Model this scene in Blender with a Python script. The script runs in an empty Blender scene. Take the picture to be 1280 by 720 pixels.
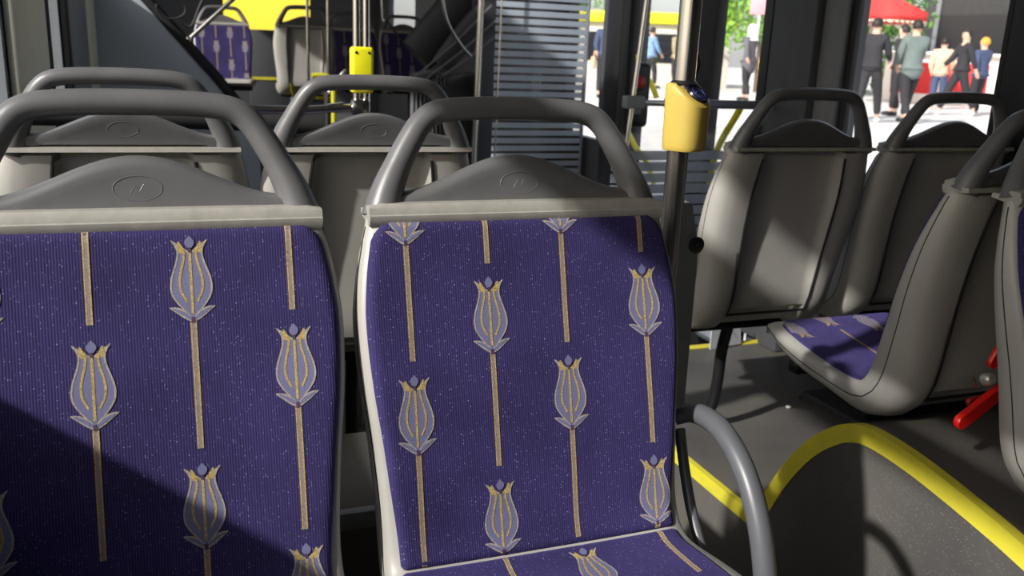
import bpy, bmesh, math, random
from math import sin, cos, pi, radians as R, sqrt
from mathutils import Vector, Matrix, Quaternion
random.seed(7)
S = bpy.context.scene
COL = S.collection

# ------------------------------------------------------------------ camera
FPX, YAW, PITCH, ROLL = 1112.0, R(21.0), R(15.14), R(2.4)
fw = Vector((sin(YAW)*cos(PITCH), cos(YAW)*cos(PITCH), -sin(PITCH)))
rt = Vector((cos(YAW), -sin(YAW), 0)); up = rt.cross(fw)
rt, up = cos(ROLL)*rt + sin(ROLL)*up, -sin(ROLL)*rt + cos(ROLL)*up
cam = bpy.data.cameras.new('camera'); co = bpy.data.objects.new('camera', cam); COL.objects.link(co)
m = Matrix.Identity(4)
for i in range(3):
    m[i][0] = rt[i]; m[i][1] = up[i]; m[i][2] = -fw[i]
m.translation = Vector((0, 0, 1.1))
co.matrix_world = m
cam.sensor_width = 36.0; cam.lens = 36.0*FPX/1280.0
cam.clip_start = 0.02; cam.clip_end = 400
cam.dof.use_dof = True; cam.dof.focus_distance = 1.3; cam.dof.aperture_fstop = 7.5
S.camera = co

# ------------------------------------------------------------------ world, sun, exposure
w = bpy.data.worlds.new('sky'); S.world = w; w.use_nodes = True
nt = w.node_tree; nt.nodes.clear()
sk = nt.nodes.new('ShaderNodeTexSky'); sk.sky_type = 'NISHITA'; sk.sun_disc = False
SUN_DIR = Vector((1.0, 0.40, -0.70)).normalized()       # direction the light travels
sk.sun_elevation = math.asin(-SUN_DIR.z); sk.sun_rotation = math.atan2(-SUN_DIR.x, -SUN_DIR.y)
sk.air_density = 1.0; sk.dust_density = 3.0; sk.ozone_density = 1.0
mixw = nt.nodes.new('ShaderNodeMix'); mixw.data_type = 'RGBA'; mixw.inputs[0].default_value = 0.55
mixw.inputs[7].default_value = (3.2, 3.2, 3.2, 1)
bg = nt.nodes.new('ShaderNodeBackground'); bg.inputs[1].default_value = 0.25
out = nt.nodes.new('ShaderNodeOutputWorld')
nt.links.new(sk.outputs[0], mixw.inputs[6]); nt.links.new(mixw.outputs[2], bg.inputs[0]); nt.links.new(bg.outputs[0], out.inputs[0])
sl = bpy.data.lights.new('sun', 'SUN'); sl.energy = 5.2; sl.angle = R(1.5); sl.color = (1, 0.965, 0.92)
so = bpy.data.objects.new('sun', sl); COL.objects.link(so)
so.rotation_mode = 'QUATERNION'; so.rotation_quaternion = SUN_DIR.to_track_quat('-Z', 'Y')
so.location = (-6, -2, 6)
vs = S.view_settings
vs.view_transform = 'Standard'; vs.look = 'None'; vs.gamma = 1.0; vs.use_curve_mapping = False
vs.exposure = 0.55

# ------------------------------------------------------------------ materials
def srgb(r, g, b):
    f = lambda c: (c/255/12.92) if c/255 <= 0.04045 else ((c/255+0.055)/1.055)**2.4
    return (f(r), f(g), f(b), 1)
def mat(name, col, rough=0.5, metal=0.0, noise=0.0, nscale=30.0, bump=0.0, bscale=300.0, spec=0.5, emis=None, coat=0.0):
    m = bpy.data.materials.new(name); m.use_nodes = True
    n = m.node_tree.nodes; l = m.node_tree.links; b = n['Principled BSDF']
    b.inputs['Base Color'].default_value = col; b.inputs['Roughness'].default_value = rough
    b.inputs['Metallic'].default_value = metal; b.inputs['Specular IOR Level'].default_value = spec
    b.inputs['Coat Weight'].default_value = coat
    tc = n.new('ShaderNodeTexCoord')
    if noise:
        nz = n.new('ShaderNodeTexNoise'); nz.inputs['Scale'].default_value = nscale; nz.inputs['Detail'].default_value = 5
        l.new(tc.outputs['Object'], nz.inputs['Vector'])
        mr = n.new('ShaderNodeMapRange'); mr.inputs[1].default_value = 0.3; mr.inputs[2].default_value = 0.7
        mr.inputs[3].default_value = 1-noise; mr.inputs[4].default_value = 1+noise
        l.new(nz.outputs[0], mr.inputs[0])
        mx = n.new('ShaderNodeMix'); mx.data_type = 'RGBA'; mx.blend_type = 'MULTIPLY'; mx.inputs[0].default_value = 1
        mx.inputs[6].default_value = col; l.new(mr.outputs[0], mx.inputs[7]); l.new(mx.outputs[2], b.inputs['Base Color'])
    if bump:
        nb = n.new('ShaderNodeTexNoise'); nb.inputs['Scale'].default_value = bscale; nb.inputs['Detail'].default_value = 3
        l.new(tc.outputs['Object'], nb.inputs['Vector'])
        bp = n.new('ShaderNodeBump'); bp.inputs['Strength'].default_value = bump; bp.inputs['Distance'].default_value = 0.001
        l.new(nb.outputs[0], bp.inputs['Height']); l.new(bp.outputs[0], b.inputs['Normal'])
    if emis:
        b.inputs['Emission Color'].default_value = emis[0]; b.inputs['Emission Strength'].default_value = emis[1]
    return m

SHELL = mat('light_grey_seat_plastic', srgb(158, 156, 150), 0.42, noise=0.05, nscale=12, bump=0.12, bscale=700)
BAND = mat('ridge_grey_plastic', srgb(150, 148, 141), 0.5, noise=0.10, nscale=60, bump=0.25, bscale=500)
HANDLE = mat('mid_grey_handle_plastic', srgb(92, 92, 93), 0.36, noise=0.08, nscale=20, bump=0.2, bscale=900)
ARM = mat('dark_grey_armrest_plastic', srgb(84, 86, 90), 0.38, noise=0.05, nscale=25, bump=0.1, bscale=800)
BLACKP = mat('black_glossy_rear_plastic', srgb(26, 26, 28), 0.35, noise=0.1)
SEAM = mat('black_seam_rubber', srgb(16, 16, 17), 0.6, noise=0.1)
STEEL = mat('dark_painted_steel', srgb(40, 40, 43), 0.45, noise=0.12, nscale=20)
BLACK = mat('black_painted_metal', srgb(24, 24, 26), 0.4, noise=0.1, nscale=15)
CHROME = mat('brushed_stainless_steel', srgb(196, 192, 186), 0.22, 1.0, noise=0.04, nscale=8)
YELLOW = mat('yellow_plastic', srgb(190, 166, 78), 0.38, noise=0.04, nscale=20, bump=0.06)
LIME = mat('bright_yellow_plastic', srgb(226, 222, 30), 0.4, noise=0.03)
TRIMY = mat('yellow_step_nosing', srgb(204, 194, 58), 0.5, noise=0.07, nscale=25, bump=0.15, bscale=900)
WALLD = mat('dark_grey_pillar_panel', srgb(66, 68, 72), 0.5, noise=0.06, nscale=6)
WALLB = mat('beige_grey_pillar_panel', srgb(222, 220, 200), 0.55, noise=0.05, nscale=6)
WALLG = mat('grey_side_panel', srgb(120, 124, 128), 0.5, noise=0.05, nscale=5)
STEPY = mat('step_yellow_plastic', srgb(190, 184, 40), 0.5)
JOINT = mat('slate_grey_joint_panel', srgb(176, 184, 192), 0.55, noise=0.04, nscale=4)
RUBBER = mat('black_rubber', srgb(28, 28, 30), 0.65, noise=0.12, nscale=12, bump=0.2, bscale=200)
BELLOW = mat('pleated_dark_grey_rubber', srgb(92, 92, 94), 0.6, noise=0.1, nscale=10)
CEIL = mat('ceiling_off_white', srgb(120, 120, 118), 0.7, noise=0.03)
RED = mat('red_plastic', srgb(216, 30, 24), 0.35, noise=0.05)
REDB = mat('red_button', srgb(170, 30, 34), 0.3)
WHITEP = mat('white_card', srgb(196, 200, 206), 0.6, noise=0.04)
GOLD = mat('gold_thread', srgb(164, 142, 82), 0.55, noise=0.6, nscale=650, bump=0.6, bscale=1200)
PALET = mat('pale_stem_thread', srgb(126, 116, 122), 0.6, noise=0.35, nscale=650, bump=0.6, bscale=1200)
SILV = mat('silver_outline_thread', srgb(150, 142, 130), 0.6, noise=0.5, nscale=650, bump=0.6, bscale=1200)
LAV = mat('lavender_thread', srgb(100, 101, 136), 0.6, noise=0.15, nscale=700, bump=0.5, bscale=1200)
DARKT = mat('dark_knot_thread', srgb(66, 44, 66), 0.7, noise=0.1)

def fabric():
    m = bpy.data.materials.new('purple_blue_ribbed_moquette'); m.use_nodes = True
    n = m.node_tree.nodes; l = m.node_tree.links; b = n['Principled BSDF']
    b.inputs['Roughness'].default_value = 0.85; b.inputs['Specular IOR Level'].default_value = 0.25
    b.inputs['Sheen Weight'].default_value = 0.25; b.inputs['Sheen Tint'].default_value = srgb(130, 120, 200); b.inputs['Sheen Roughness'].default_value = 0.5
    uv = n.new('ShaderNodeUVMap'); uv.uv_map = 'UVMap'
    base = n.new('ShaderNodeTexNoise'); base.inputs['Scale'].default_value = 9; base.inputs['Detail'].default_value = 4
    l.new(uv.outputs[0], base.inputs['Vector'])
    cr = n.new('ShaderNodeValToRGB'); cr.color_ramp.elements[0].position = 0.3; cr.color_ramp.elements[1].position = 0.7
    cr.color_ramp.elements[0].color = srgb(39, 33, 74); cr.color_ramp.elements[1].color = srgb(51, 44, 91)
    l.new(base.outputs[0], cr.inputs[0])
    # ribs
    wv = n.new('ShaderNodeTexWave'); wv.wave_type = 'BANDS'; wv.bands_direction = 'X'; wv.inputs['Scale'].default_value = 100
    wv.inputs['Distortion'].default_value = 0.0; l.new(uv.outputs[0], wv.inputs['Vector'])
    rib = n.new('ShaderNodeMapRange'); rib.inputs[3].default_value = 0.84; rib.inputs[4].default_value = 1.12; l.new(wv.outputs['Fac'], rib.inputs[0])
    mul = n.new('ShaderNodeMix'); mul.data_type = 'RGBA'; mul.blend_type = 'MULTIPLY'; mul.inputs[0].default_value = 1
    l.new(cr.outputs[0], mul.inputs[6]); l.new(rib.outputs[0], mul.inputs[7])
    # pale flecks woven in
    vo = n.new('ShaderNodeTexVoronoi'); vo.inputs['Scale'].default_value = 400; l.new(uv.outputs[0], vo.inputs['Vector'])
    lt = n.new('ShaderNodeMath'); lt.operation = 'LESS_THAN'; lt.inputs[1].default_value = 0.25; l.new(vo.outputs['Distance'], lt.inputs[0])
    sep = n.new('ShaderNodeSeparateColor'); l.new(vo.outputs['Color'], sep.inputs[0])
    g = n.new('ShaderNodeMath'); g.operation = 'GREATER_THAN'; g.inputs[1].default_value = 0.76; l.new(sep.outputs[0], g.inputs[0])
    bri = n.new('ShaderNodeMath'); bri.operation = 'MULTIPLY'; l.new(lt.outputs[0], bri.inputs[0]); l.new(g.outputs[0], bri.inputs[1])
    b2 = n.new('ShaderNodeMath'); b2.operation = 'MULTIPLY'; l.new(bri.outputs[0], b2.inputs[0])
    rr = n.new('ShaderNodeMapRange'); rr.inputs[3].default_value = 0.03; rr.inputs[4].default_value = 0.55; l.new(sep.outputs[1], rr.inputs[0]); l.new(rr.outputs[0], b2.inputs[1])
    mx = n.new('ShaderNodeMix'); mx.data_type = 'RGBA'; mx.inputs[7].default_value = srgb(176, 176, 226)
    l.new(b2.outputs[0], mx.inputs[0]); l.new(mul.outputs[2], mx.inputs[6]); l.new(mx.outputs[2], b.inputs['Base Color'])
    bp = n.new('ShaderNodeBump'); bp.inputs['Strength'].default_value = 0.5; bp.inputs['Distance'].default_value = 0.0006
    l.new(wv.outputs['Fac'], bp.inputs['Height']); l.new(bp.outputs[0], b.inputs['Normal'])
    return m
FABRIC = fabric()

def vinyl():
    m = mat('speckled_grey_floor_vinyl', srgb(84, 82, 80), 0.42)
    n = m.node_tree.nodes; l = m.node_tree.links; b = n['Principled BSDF']; tc = n['Texture Coordinate']
    nz = n.new('ShaderNodeTexNoise'); nz.inputs['Scale'].default_value = 2.5; nz.inputs['Detail'].default_value = 6; l.new(tc.outputs['Object'], nz.inputs['Vector'])
    cr = n.new('ShaderNodeValToRGB'); cr.color_ramp.elements[0].position = 0.35; cr.color_ramp.elements[1].position = 0.7
    cr.color_ramp.elements[0].color = srgb(70, 69, 69); cr.color_ramp.elements[1].color = srgb(94, 91, 86); l.new(nz.outputs[0], cr.inputs[0])
    vo = n.new('ShaderNodeTexVoronoi'); vo.inputs['Scale'].default_value = 260; l.new(tc.outputs['Object'], vo.inputs['Vector'])
    lt = n.new('ShaderNodeMath'); lt.operation = 'LESS_THAN'; lt.inputs[1].default_value = 0.3; l.new(vo.outputs['Distance'], lt.inputs[0])
    sp = n.new('ShaderNodeSeparateColor'); l.new(vo.outputs['Color'], sp.inputs[0])
    g = n.new('ShaderNodeMath'); g.operation = 'GREATER_THAN'; g.inputs[1].default_value = 0.9; l.new(sp.outputs[0], g.inputs[0])
    a = n.new('ShaderNodeMath'); a.operation = 'MULTIPLY'; l.new(lt.outputs[0], a.inputs[0]); l.new(g.outputs[0], a.inputs[1])
    a2 = n.new('ShaderNodeMath'); a2.operation = 'MULTIPLY'; a2.inputs[1].default_value = 0.22; l.new(a.outputs[0], a2.inputs[0])
    mx = n.new('ShaderNodeMix'); mx.data_type = 'RGBA'; mx.inputs[7].default_value = srgb(170, 168, 162)
    l.new(a2.outputs[0], mx.inputs[0]); l.new(cr.outputs[0], mx.inputs[6]); l.new(mx.outputs[2], b.inputs['Base Color'])
    return m
VINYL = vinyl()

def glass(name, tint=0.85, refl=0.06, stripes=None):
    m = bpy.data.materials.new(name); m.use_nodes = True
    n = m.node_tree.nodes; l = m.node_tree.links; n.clear()
    o = n.new('ShaderNodeOutputMaterial'); t = n.new('ShaderNodeBsdfTransparent'); t.inputs[0].default_value = (tint, tint, tint*1.0, 1)
    g = n.new('ShaderNodeBsdfGlossy'); g.inputs['Roughness'].default_value = 0.03; g.inputs[0].default_value = (.9, .9, .9, 1)
    fr = n.new('ShaderNodeLayerWeight'); fr.inputs[0].default_value = 0.5
    pw = n.new('ShaderNodeMath'); pw.operation = 'POWER'; pw.inputs[1].default_value = 5; l.new(fr.outputs['Facing'], pw.inputs[0])
    mm = n.new('ShaderNodeMath'); mm.operation = 'MULTIPLY_ADD'; mm.inputs[1].default_value = 0.5; mm.inputs[2].default_value = 0.03; l.new(pw.outputs[0], mm.inputs[0])
    ms = n.new('ShaderNodeMixShader'); l.new(mm.outputs[0], ms.inputs[0]); l.new(t.outputs[0], ms.inputs[1]); l.new(g.outputs[0], ms.inputs[2])
    last = ms
    if stripes:                                          # printed frosted bands: pitch, solid share, colour, opacity
        pitch, share, col, opac = stripes
        tc = n.new('ShaderNodeTexCoord'); sp = n.new('ShaderNodeSeparateXYZ'); l.new(tc.outputs['Object'], sp.inputs[0])
        d = n.new('ShaderNodeMath'); d.operation = 'DIVIDE'; d.inputs[1].default_value = pitch; l.new(sp.outputs[2], d.inputs[0])
        f = n.new('ShaderNodeMath'); f.operation = 'FRACT'; l.new(d.outputs[0], f.inputs[0])
        c = n.new('ShaderNodeMath'); c.operation = 'LESS_THAN'; c.inputs[1].default_value = share; l.new(f.outputs[0], c.inputs[0])
        c2 = n.new('ShaderNodeMath'); c2.operation = 'MULTIPLY'; c2.inputs[1].default_value = opac; l.new(c.outputs[0], c2.inputs[0])
        df = n.new('ShaderNodeBsdfDiffuse'); df.inputs[0].default_value = col
        tl = n.new('ShaderNodeBsdfTranslucent'); tl.inputs[0].default_value = col
        md = n.new('ShaderNodeMixShader'); md.inputs[0].default_value = 0.5; l.new(df.outputs[0], md.inputs[1]); l.new(tl.outputs[0], md.inputs[2])
        m2 = n.new('ShaderNodeMixShader'); l.new(c2.outputs[0], m2.inputs[0]); l.new(ms.outputs[0], m2.inputs[1]); l.new(md.outputs[0], m2.inputs[2]); last = m2
    l.new(last.outputs[0], o.inputs[0])
    return m
GLASS = glass('window_glass', 0.9)
GLASS_B = glass('striped_screen_glass', 0.7, stripes=(0.042, 0.66, srgb(214, 224, 236), 0.9))
GLASS_C = glass('clear_striped_glass', 0.85, stripes=(0.042, 0.8, srgb(170, 178, 190), 0.75))

# ------------------------------------------------------------------ mesh helpers
class MB:
    def __init__(s): s.v = []; s.f = []; s.mi = []; s.uv = {}
    def add(s, vs, fs, mi=0):
        b = len(s.v); s.v += [tuple(v) for v in vs]
        for f in fs: s.f.append(tuple(i+b for i in f)); s.mi.append(mi)
    def box(s, lo, hi, mi=0, bev=0.0, rot=None, seg=2):
        bm = bmesh.new(); bmesh.ops.create_cube(bm, size=1)
        c = [(lo[i]+hi[i])/2 for i in range(3)]; d = [abs(hi[i]-lo[i]) for i in range(3)]
        for v in bm.verts: v.co = Vector((v.co.x*d[0], v.co.y*d[1], v.co.z*d[2]))
        if bev: bmesh.ops.bevel(bm, geom=list(bm.edges), offset=min(bev, min(d)*0.45), segments=seg, profile=0.5, affect='EDGES')
        for v in bm.verts:
            if rot: v.co = rot @ v.co
            v.co += Vector(c)
        bm.verts.index_update()
        s.add([v.co[:] for v in bm.verts], [[v.index for v in f.verts] for f in bm.faces], mi); bm.free()
        return s
    def tube(s, pts, r, n=12, mi=0, flat=1.0, cap=True, nrm=None):
        pts = [Vector(p) for p in pts]; rs = r if isinstance(r, (list, tuple)) else [r]*len(pts)
        ref = Vector(nrm) if nrm else None
        vs = []
        prev = None
        for i, p in enumerate(pts):
            t = (pts[min(i+1, len(pts)-1)] - pts[max(i-1, 0)]).normalized()
            if ref: a = (ref - t*ref.dot(t)).normalized()
            elif prev is None:
                a = t.orthogonal().normalized()
            else: a = (prev - t*prev.dot(t)).normalized()
            prev = a; b = t.cross(a)
            for k in range(n):
                q = 2*pi*k/n; vs.append(p + a*cos(q)*rs[i]*flat + b*sin(q)*rs[i])
        fs = []
        for i in range(len(pts)-1):
            for k in range(n):
                fs.append((i*n+k, i*n+(k+1) % n, (i+1)*n+(k+1) % n, (i+1)*n+k))
        if cap: fs.append(tuple(range(n))[::-1]); fs.append(tuple((len(pts)-1)*n+k for k in range(n)))
        s.add(vs, fs, mi); return s
    def prism(s, poly, axis, a, b, mi=0):
        # poly: 2-D outline in the two axes other than `axis`, extruded from a to b
        def P(p, t):
            q = [0, 0, 0]; o = [i for i in range(3) if i != axis]; q[o[0]] = p[0]; q[o[1]] = p[1]; q[axis] = t; return q
        n = len(poly); vs = [P(p, a) for p in poly]+[P(p, b) for p in poly]
        fs = [tuple(range(n)), tuple(range(2*n-1, n-1, -1))]+[(i, i+n, (i+1) % n+n, (i+1) % n) for i in range(n)]
        s.add(vs, fs, mi); return s
    def lathe(s, prof, c=(0, 0, 0), n=24, mi=0, M=None):
        vs = []; c = Vector(c)
        for r, z in prof:
            for k in range(n):
                p = Vector((r*cos(2*pi*k/n), r*sin(2*pi*k/n), z))
                if M: p = M @ p
                vs.append(p + c)
        fs = []
        for i in range(len(prof)-1):
            for k in range(n): fs.append((i*n+k, i*n+(k+1) % n, (i+1)*n+(k+1) % n, (i+1)*n+k))
        fs.append(tuple(range(n))[::-1]); fs.append(tuple((len(prof)-1)*n+k for k in range(n)))
        s.add(vs, fs, mi); return s
    def build(s, name, mats, parent=None, smooth=True, angle=40, recalc=True):
        me = bpy.data.meshes.new(name); me.from_pydata(s.v, [], s.f)
        if not isinstance(mats, (list, tuple)): mats = [mats]
        for m_ in mats: me.materials.append(m_)
        me.polygons.foreach_set('material_index', s.mi)
        if recalc:
            bm = bmesh.new(); bm.from_mesh(me); bmesh.ops.recalc_face_normals(bm, faces=bm.faces); bm.to_mesh(me); bm.free()
        if s.uv:
            ul = me.uv_layers.new(name='UVMap')
            for lp in me.loops: ul.data[lp.index].uv = s.uv.get(lp.vertex_index, (0, 0))
        if smooth:
            me.polygons.foreach_set('use_smooth', [True]*len(me.polygons)); me.set_sharp_from_angle(angle=R(angle))
        me.update()
        o = bpy.data.objects.new(name, me); COL.objects.link(o)
        if parent: o.parent = parent
        return o
def tag(o, label, cat, group=None):
    o['label'] = label; o['category'] = cat
    if group: o['group'] = group
    return o
def thing(name, label, cat, loc=(0, 0, 0), rz=0, group=None):
    o = bpy.data.objects.new(name, None); COL.objects.link(o); o.empty_display_size = 0.1
    o.location = loc; o.rotation_euler = (0, 0, rz); return tag(o, label, cat, group)
def struct(o, k='structure'): o['kind'] = k; return o
def dup(root, loc, rz, label=None, group=None, skip=()):
    kids = [c for c in COL.objects if c.parent == root]
    r = root.copy(); COL.objects.link(r); r.location = loc; r.rotation_euler = (0, 0, rz)
    if label: r['label'] = label
    if group: r['group'] = group
    for ch in kids:
        if any(ch.name.split('.')[0] == s_ for s_ in skip): continue
        c = ch.copy(); COL.objects.link(c); c.parent = r
        for g in [q for q in COL.objects if q.parent == ch]:
            d = g.copy(); COL.objects.link(d); d.parent = c
    return r
def smoothpath(pts, k=6):
    pts = [Vector(p) for p in pts]; out = []
    for i in range(len(pts)-1):
        p0 = pts[max(i-1, 0)]; p1 = pts[i]; p2 = pts[i+1]; p3 = pts[min(i+2, len(pts)-1)]
        for j in range(k):
            t = j/k
            out.append(0.5*((2*p1)+(p2-p0)*t+(2*p0-5*p1+4*p2-p3)*t*t+(3*p1-p0-3*p2+p3)*t**3))
    out.append(pts[-1]); return out
def interp(tab, x):
    if x <= tab[0][0]: return tab[0][1]
    for (a, b), (c, d) in zip(tab, tab[1:]):
        if x <= c:
            t = (x-a)/(c-a); t = t*t*(3-2*t) if False else t
            return b+(d-b)*t
    return tab[-1][1]
def smooth_tab(tab, x):
    # Catmull style 1-D interpolation
    xs = [t[0] for t in tab]
    if x <= xs[0]: return tab[0][1]
    if x >= xs[-1]: return tab[-1][1]
    for i in range(len(tab)-1):
        if x <= xs[i+1]:
            t = (x-xs[i])/(xs[i+1]-xs[i]); p = [tab[max(0, i-1)][1], tab[i][1], tab[i+1][1], tab[min(len(tab)-1, i+2)][1]]
            return 0.5*((2*p[1])+(p[2]-p[0])*t+(2*p[0]-5*p[1]+4*p[2]-p[3])*t*t+(3*p[1]-p[0]-3*p[2]+p[3])*t**3)

# ------------------------------------------------------------------ the place: floor, platforms, walls
XL, XR = -0.40, 2.20
ZF = -0.25
b = MB(); b.box((XL-.05, -3.2, ZF-.06), (XR+.05, 10.4, ZF)); struct(b.build('floor', VINYL, smooth=False))

# raised platform on the door side with the wheel box hump: one continuous vinyl covered body
arch = [(-3.0, 0.0), (0.30, 0.0), (0.42, 0.06), (0.55, 0.17), (0.72, 0.27), (0.936, 0.325), (1.021, 0.343), (1.114, 0.359), (1.195, 0.370), (1.282, 0.375),
        (1.339, 0.370), (1.385, 0.352), (1.418, 0.330), (1.465, 0.290), (1.509, 0.240), (1.56, 0.165), (1.600, 0.090), (1.635, 0.018)]
archs = [(p.x, p.y) for p in smoothpath([(a[0], a[1], 0) for a in arch[1:]], 4)]
prof = [(-3.0, 0.0)] + archs + [(1.66, 0.0), (2.83, 0.0)]
b = MB(); b.prism(prof+[(2.83, ZF-.001), (-3.0, ZF-.001)], 0, 1.30, XR+.04)
struct(b.build('floor_platform', VINYL, angle=30))
# yellow nosing following the edge: wide face on the side, thin flange on top
def strip(path, x, wside=0.036, wtop=0.02, t=0.003):
    # path list of (y,z); offset perpendicular inwards for the side face
    vs = []; fs = []
    n = len(path)
    for i, (y, z) in enumerate(path):
        a = path[max(i-1, 0)]; c = path[min(i+1, n-1)]
        d = Vector((c[0]-a[0], c[1]-a[1])).normalized(); nn = Vector((d.y, -d.x))   # pointing down/inside
        if nn.y > 0: nn = -nn
        y2, z2 = y+nn.x*wside, z+nn.y*wside
        u = -nn*t
        vs += [(x-t, y2, z2), (x-t, y+u.x, z+u.y), (x+wtop, y+u.x, z+u.y), (x+wtop, y, z), (x, y, z), (x, y2, z2)]
    for i in range(n-1):
        for k in range(6): fs.append((i*6+k, i*6+(k+1) % 6, (i+1)*6+(k+1) % 6, (i+1)*6+k))
    fs.append(tuple(range(6))); fs.append(tuple((n-1)*6+k for k in range(6)))
    return vs, fs
b = MB(); v_, f_ = strip([p for p in archs if p[0] > 0.3], 1.30); b.add(v_, f_)
struct(b.build('trim_1', TRIMY, angle=35))
b = MB(); v_, f_ = strip([(1.63, 0.0), (1.75, 0.0), (2.0, 0.0), (2.83, 0.0)], 1.30, 0.034, 0.014); b.add(v_, f_)
struct(b.build('trim_2', TRIMY, angle=35))
b = MB(); b.box((1.30, 2.80, -0.03), (XR, 2.835, 0.004), bev=.001); struct(b.build('trim_3', TRIMY))

# left platform under the row of seats, and the box between the rows
b = MB(); b.box((XL, -3.0, ZF), (0.74, 3.0, 0.0)); struct(b.build('floor_platform_left', VINYL, smooth=False))
b = MB(); b.box((XL, 1.30, 0.0), (0.62, 1.62, 0.36), bev=.02); struct(b.build('wheel_box_left', VINYL))
b = MB(); b.box((XL, 1.286, 0.335), (0.62, 1.305, 0.366), bev=.003); struct(b.build('trim_4', WALLG))

# walls
def wall(name, x0, x1, openings, m_, ymin=-3.2, ymax=10.3):
    # openings: (y0,y1,z0,z1) sorted
    b = MB(); y = ymin
    for (a, c, z0, z1) in openings:
        if a > y: b.box((x0, y, ZF), (x1, a, 2.15))
        b.box((x0, a, ZF), (x1, c, z0)); b.box((x0, a, z1), (x1, c, 2.15)); y = c
    b.box((x0, y, ZF), (x1, ymax, 2.15))
    return struct(b.build(name, m_, smooth=False))
left_open = [(-2.2, -1.0, 0.85, 2.0), (-0.70, 2.66, 0.85, 2.0), (3.42, 4.02, 0.80, 2.0), (4.20, 5.42, 1.42, 2.0), (6.0, 9.8, 1.0, 2.0)]  # the high opening at the joint is added above view to let sun in
right_open = [(1.93, 2.56, 0.62, 1.92), (2.97, 4.10, -0.20, 1.92), (4.50, 4.95, 0.62, 1.92), (8.6, 9.7, 1.0, 1.92)]
wall('wall_left', XL-.05, XL, left_open, WALLG)
wall('wall_right', XR, XR+.05, right_open, WALLD)
b = MB(); HX0, HX1, HY0, HY1 = .35, 1.35, 3.3, 4.5
b.box((XL-.05, -3.2, 2.15), (XR+.05, HY0, 2.2)); b.box((XL-.05, HY1, 2.15), (XR+.05, 10.3, 2.2)); b.box((XL-.05, HY0, 2.15), (HX0, HY1, 2.2)); b.box((HX1, HY0, 2.15), (XR+.05, HY1, 2.2))
struct(b.build('ceiling', CEIL, smooth=False))
b = MB(); b.box((HX0+.001, HY0+.001, 2.17), (HX1-.001, HY1-.001, 2.176)); struct(b.build('window_22', GLASS, smooth=False))  # unseen roof hatch, added to bring light onto the joint and screen
wn = 0
for ops, x in ((left_open, XL-.025), (right_open, XR+.025)):
    for (a, c, z0, z1) in ops:
        if z0 < 0: continue
        wn += 1
        b = MB(); b.box((x-.003, a+.001, z0+.001), (x+.003, c-.001, z1-.001)); struct(b.build('window_%d' % wn, GLASS, smooth=False))
# pillars and rubber edges inside the right wall
def pil(n, y0, y1, x0, x1, m_, z0=0.0, z1=2.15, bev=.012):
    b = MB(); b.box((x0, y0, z0), (x1, y1, z1), bev=bev); return struct(b.build('trim_%d' % n, m_))
pil(5, 2.575, 2.68, XR-.045, XR-.001, mat('grey_pillar_cover', srgb(104, 106, 108), .5, noise=.04), .4)
pil(6, 2.68, 2.80, XR-.075, XR-.001, WALLD, .0)
pil(7, 2.80, 2.965, XR-.05, XR-.001, WALLD, .0)
pil(8, 1.60, 1.74, XR-.03, XR-.001, mat('grey_pillar_cover_near', srgb(112, 114, 116), .5, noise=.04), .4)
pil(9, 1.76, 1.925, XR-.02, XR-.001, BLACK, .4)
# left top-sash rail, plus added unseen panels sized to block sun on seats
b = MB(); b.box((XL-.045, -.70, 1.55), (XL+.015, .97, 1.64), bev=.004); b.box((XL-.045, -.70, 1.70), (XL+.015, .70, 2.0), bev=.004); b.box((XL-.045, .97, 1.59), (XL+.015, 1.45, 1.80), bev=.004); struct(b.build('trim_20', BLACK))
pil(10, 4.12, 4.28, XR-.10, XR-.001, BLACK, ZF)
pil(11, 4.30, 4.47, XR-.03, XR-.001, WALLD, ZF)
pil(12, 2.70, 3.36, XL+.001, XL+.03, WALLB, .5)
pil(13, 3.36, 3.42, XL+.001, XL+.035, RUBBER, .5)
pil(14, 4.03, 4.12, XL+.001, XL+.03, RUBBER, .5)
pil(15, 4.12, 4.95, XL+.001, XL+.03, WALLG, .5, 1.40)
pil(16, 4.99, 5.45, XL+.001, XL+.035, WALLB, .5, 1.40)
pil(17, -0.98, -0.72, XL+.001, XL+.04, RUBBER, .5)
# window rubber of the near right window
b = MB()
for (a, c) in ((1.93, 2.56),):
    for q in (a, c-.018): b.box((XR-.012, q, .62), (XR+.01, q+.018, 1.92), bev=.003)
    b.box((XR-.012, a, .605), (XR+.01, c, .63), bev=.003); b.box((XR-.012, a, 1.91), (XR+.01, c, 1.93), bev=.003)
struct(b.build('trim_18', RUBBER))
# rear end of the far section
b = MB()
b.box((XL, 10.2, ZF), (XR, 10.25, 1.05)); b.box((XL, 10.2, 1.9), (XR, 10.25, 2.15))
b.box((XL, 10.2, 1.05), (.55, 10.25, 1.9)); b.box((1.45, 10.2, 1.05), (XR, 10.25, 1.9))
struct(b.build('wall_far', WALLD, smooth=False))
b = MB(); b.box((.55, 10.22, 1.05), (1.45, 10.23, 1.9)); struct(b.build('window_20', GLASS, smooth=False))
b = MB(); b.box((XL, -3.2, ZF), (XR, -3.15, 2.15)); struct(b.build('wall_near', WALLG, smooth=False))
# far raised floor
b = MB(); b.box((XL, 7.2, ZF), (XR, 10.2, 0.30)); struct(b.build('floor_platform_far', VINYL, smooth=False))
b = MB(); b.box((XL, 7.18, 0.285), (XR, 7.215, 0.305)); struct(b.build('trim_19', TRIMY, smooth=False))

# ------------------------------------------------------------------ seat
TILT = 0.288
YB = [(0.42, -0.132), (0.45, -0.122), (0.55, -0.100), (0.65, -0.070), (0.76, -0.038), (0.85, -0.012), (0.885, 0.0)]
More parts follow.
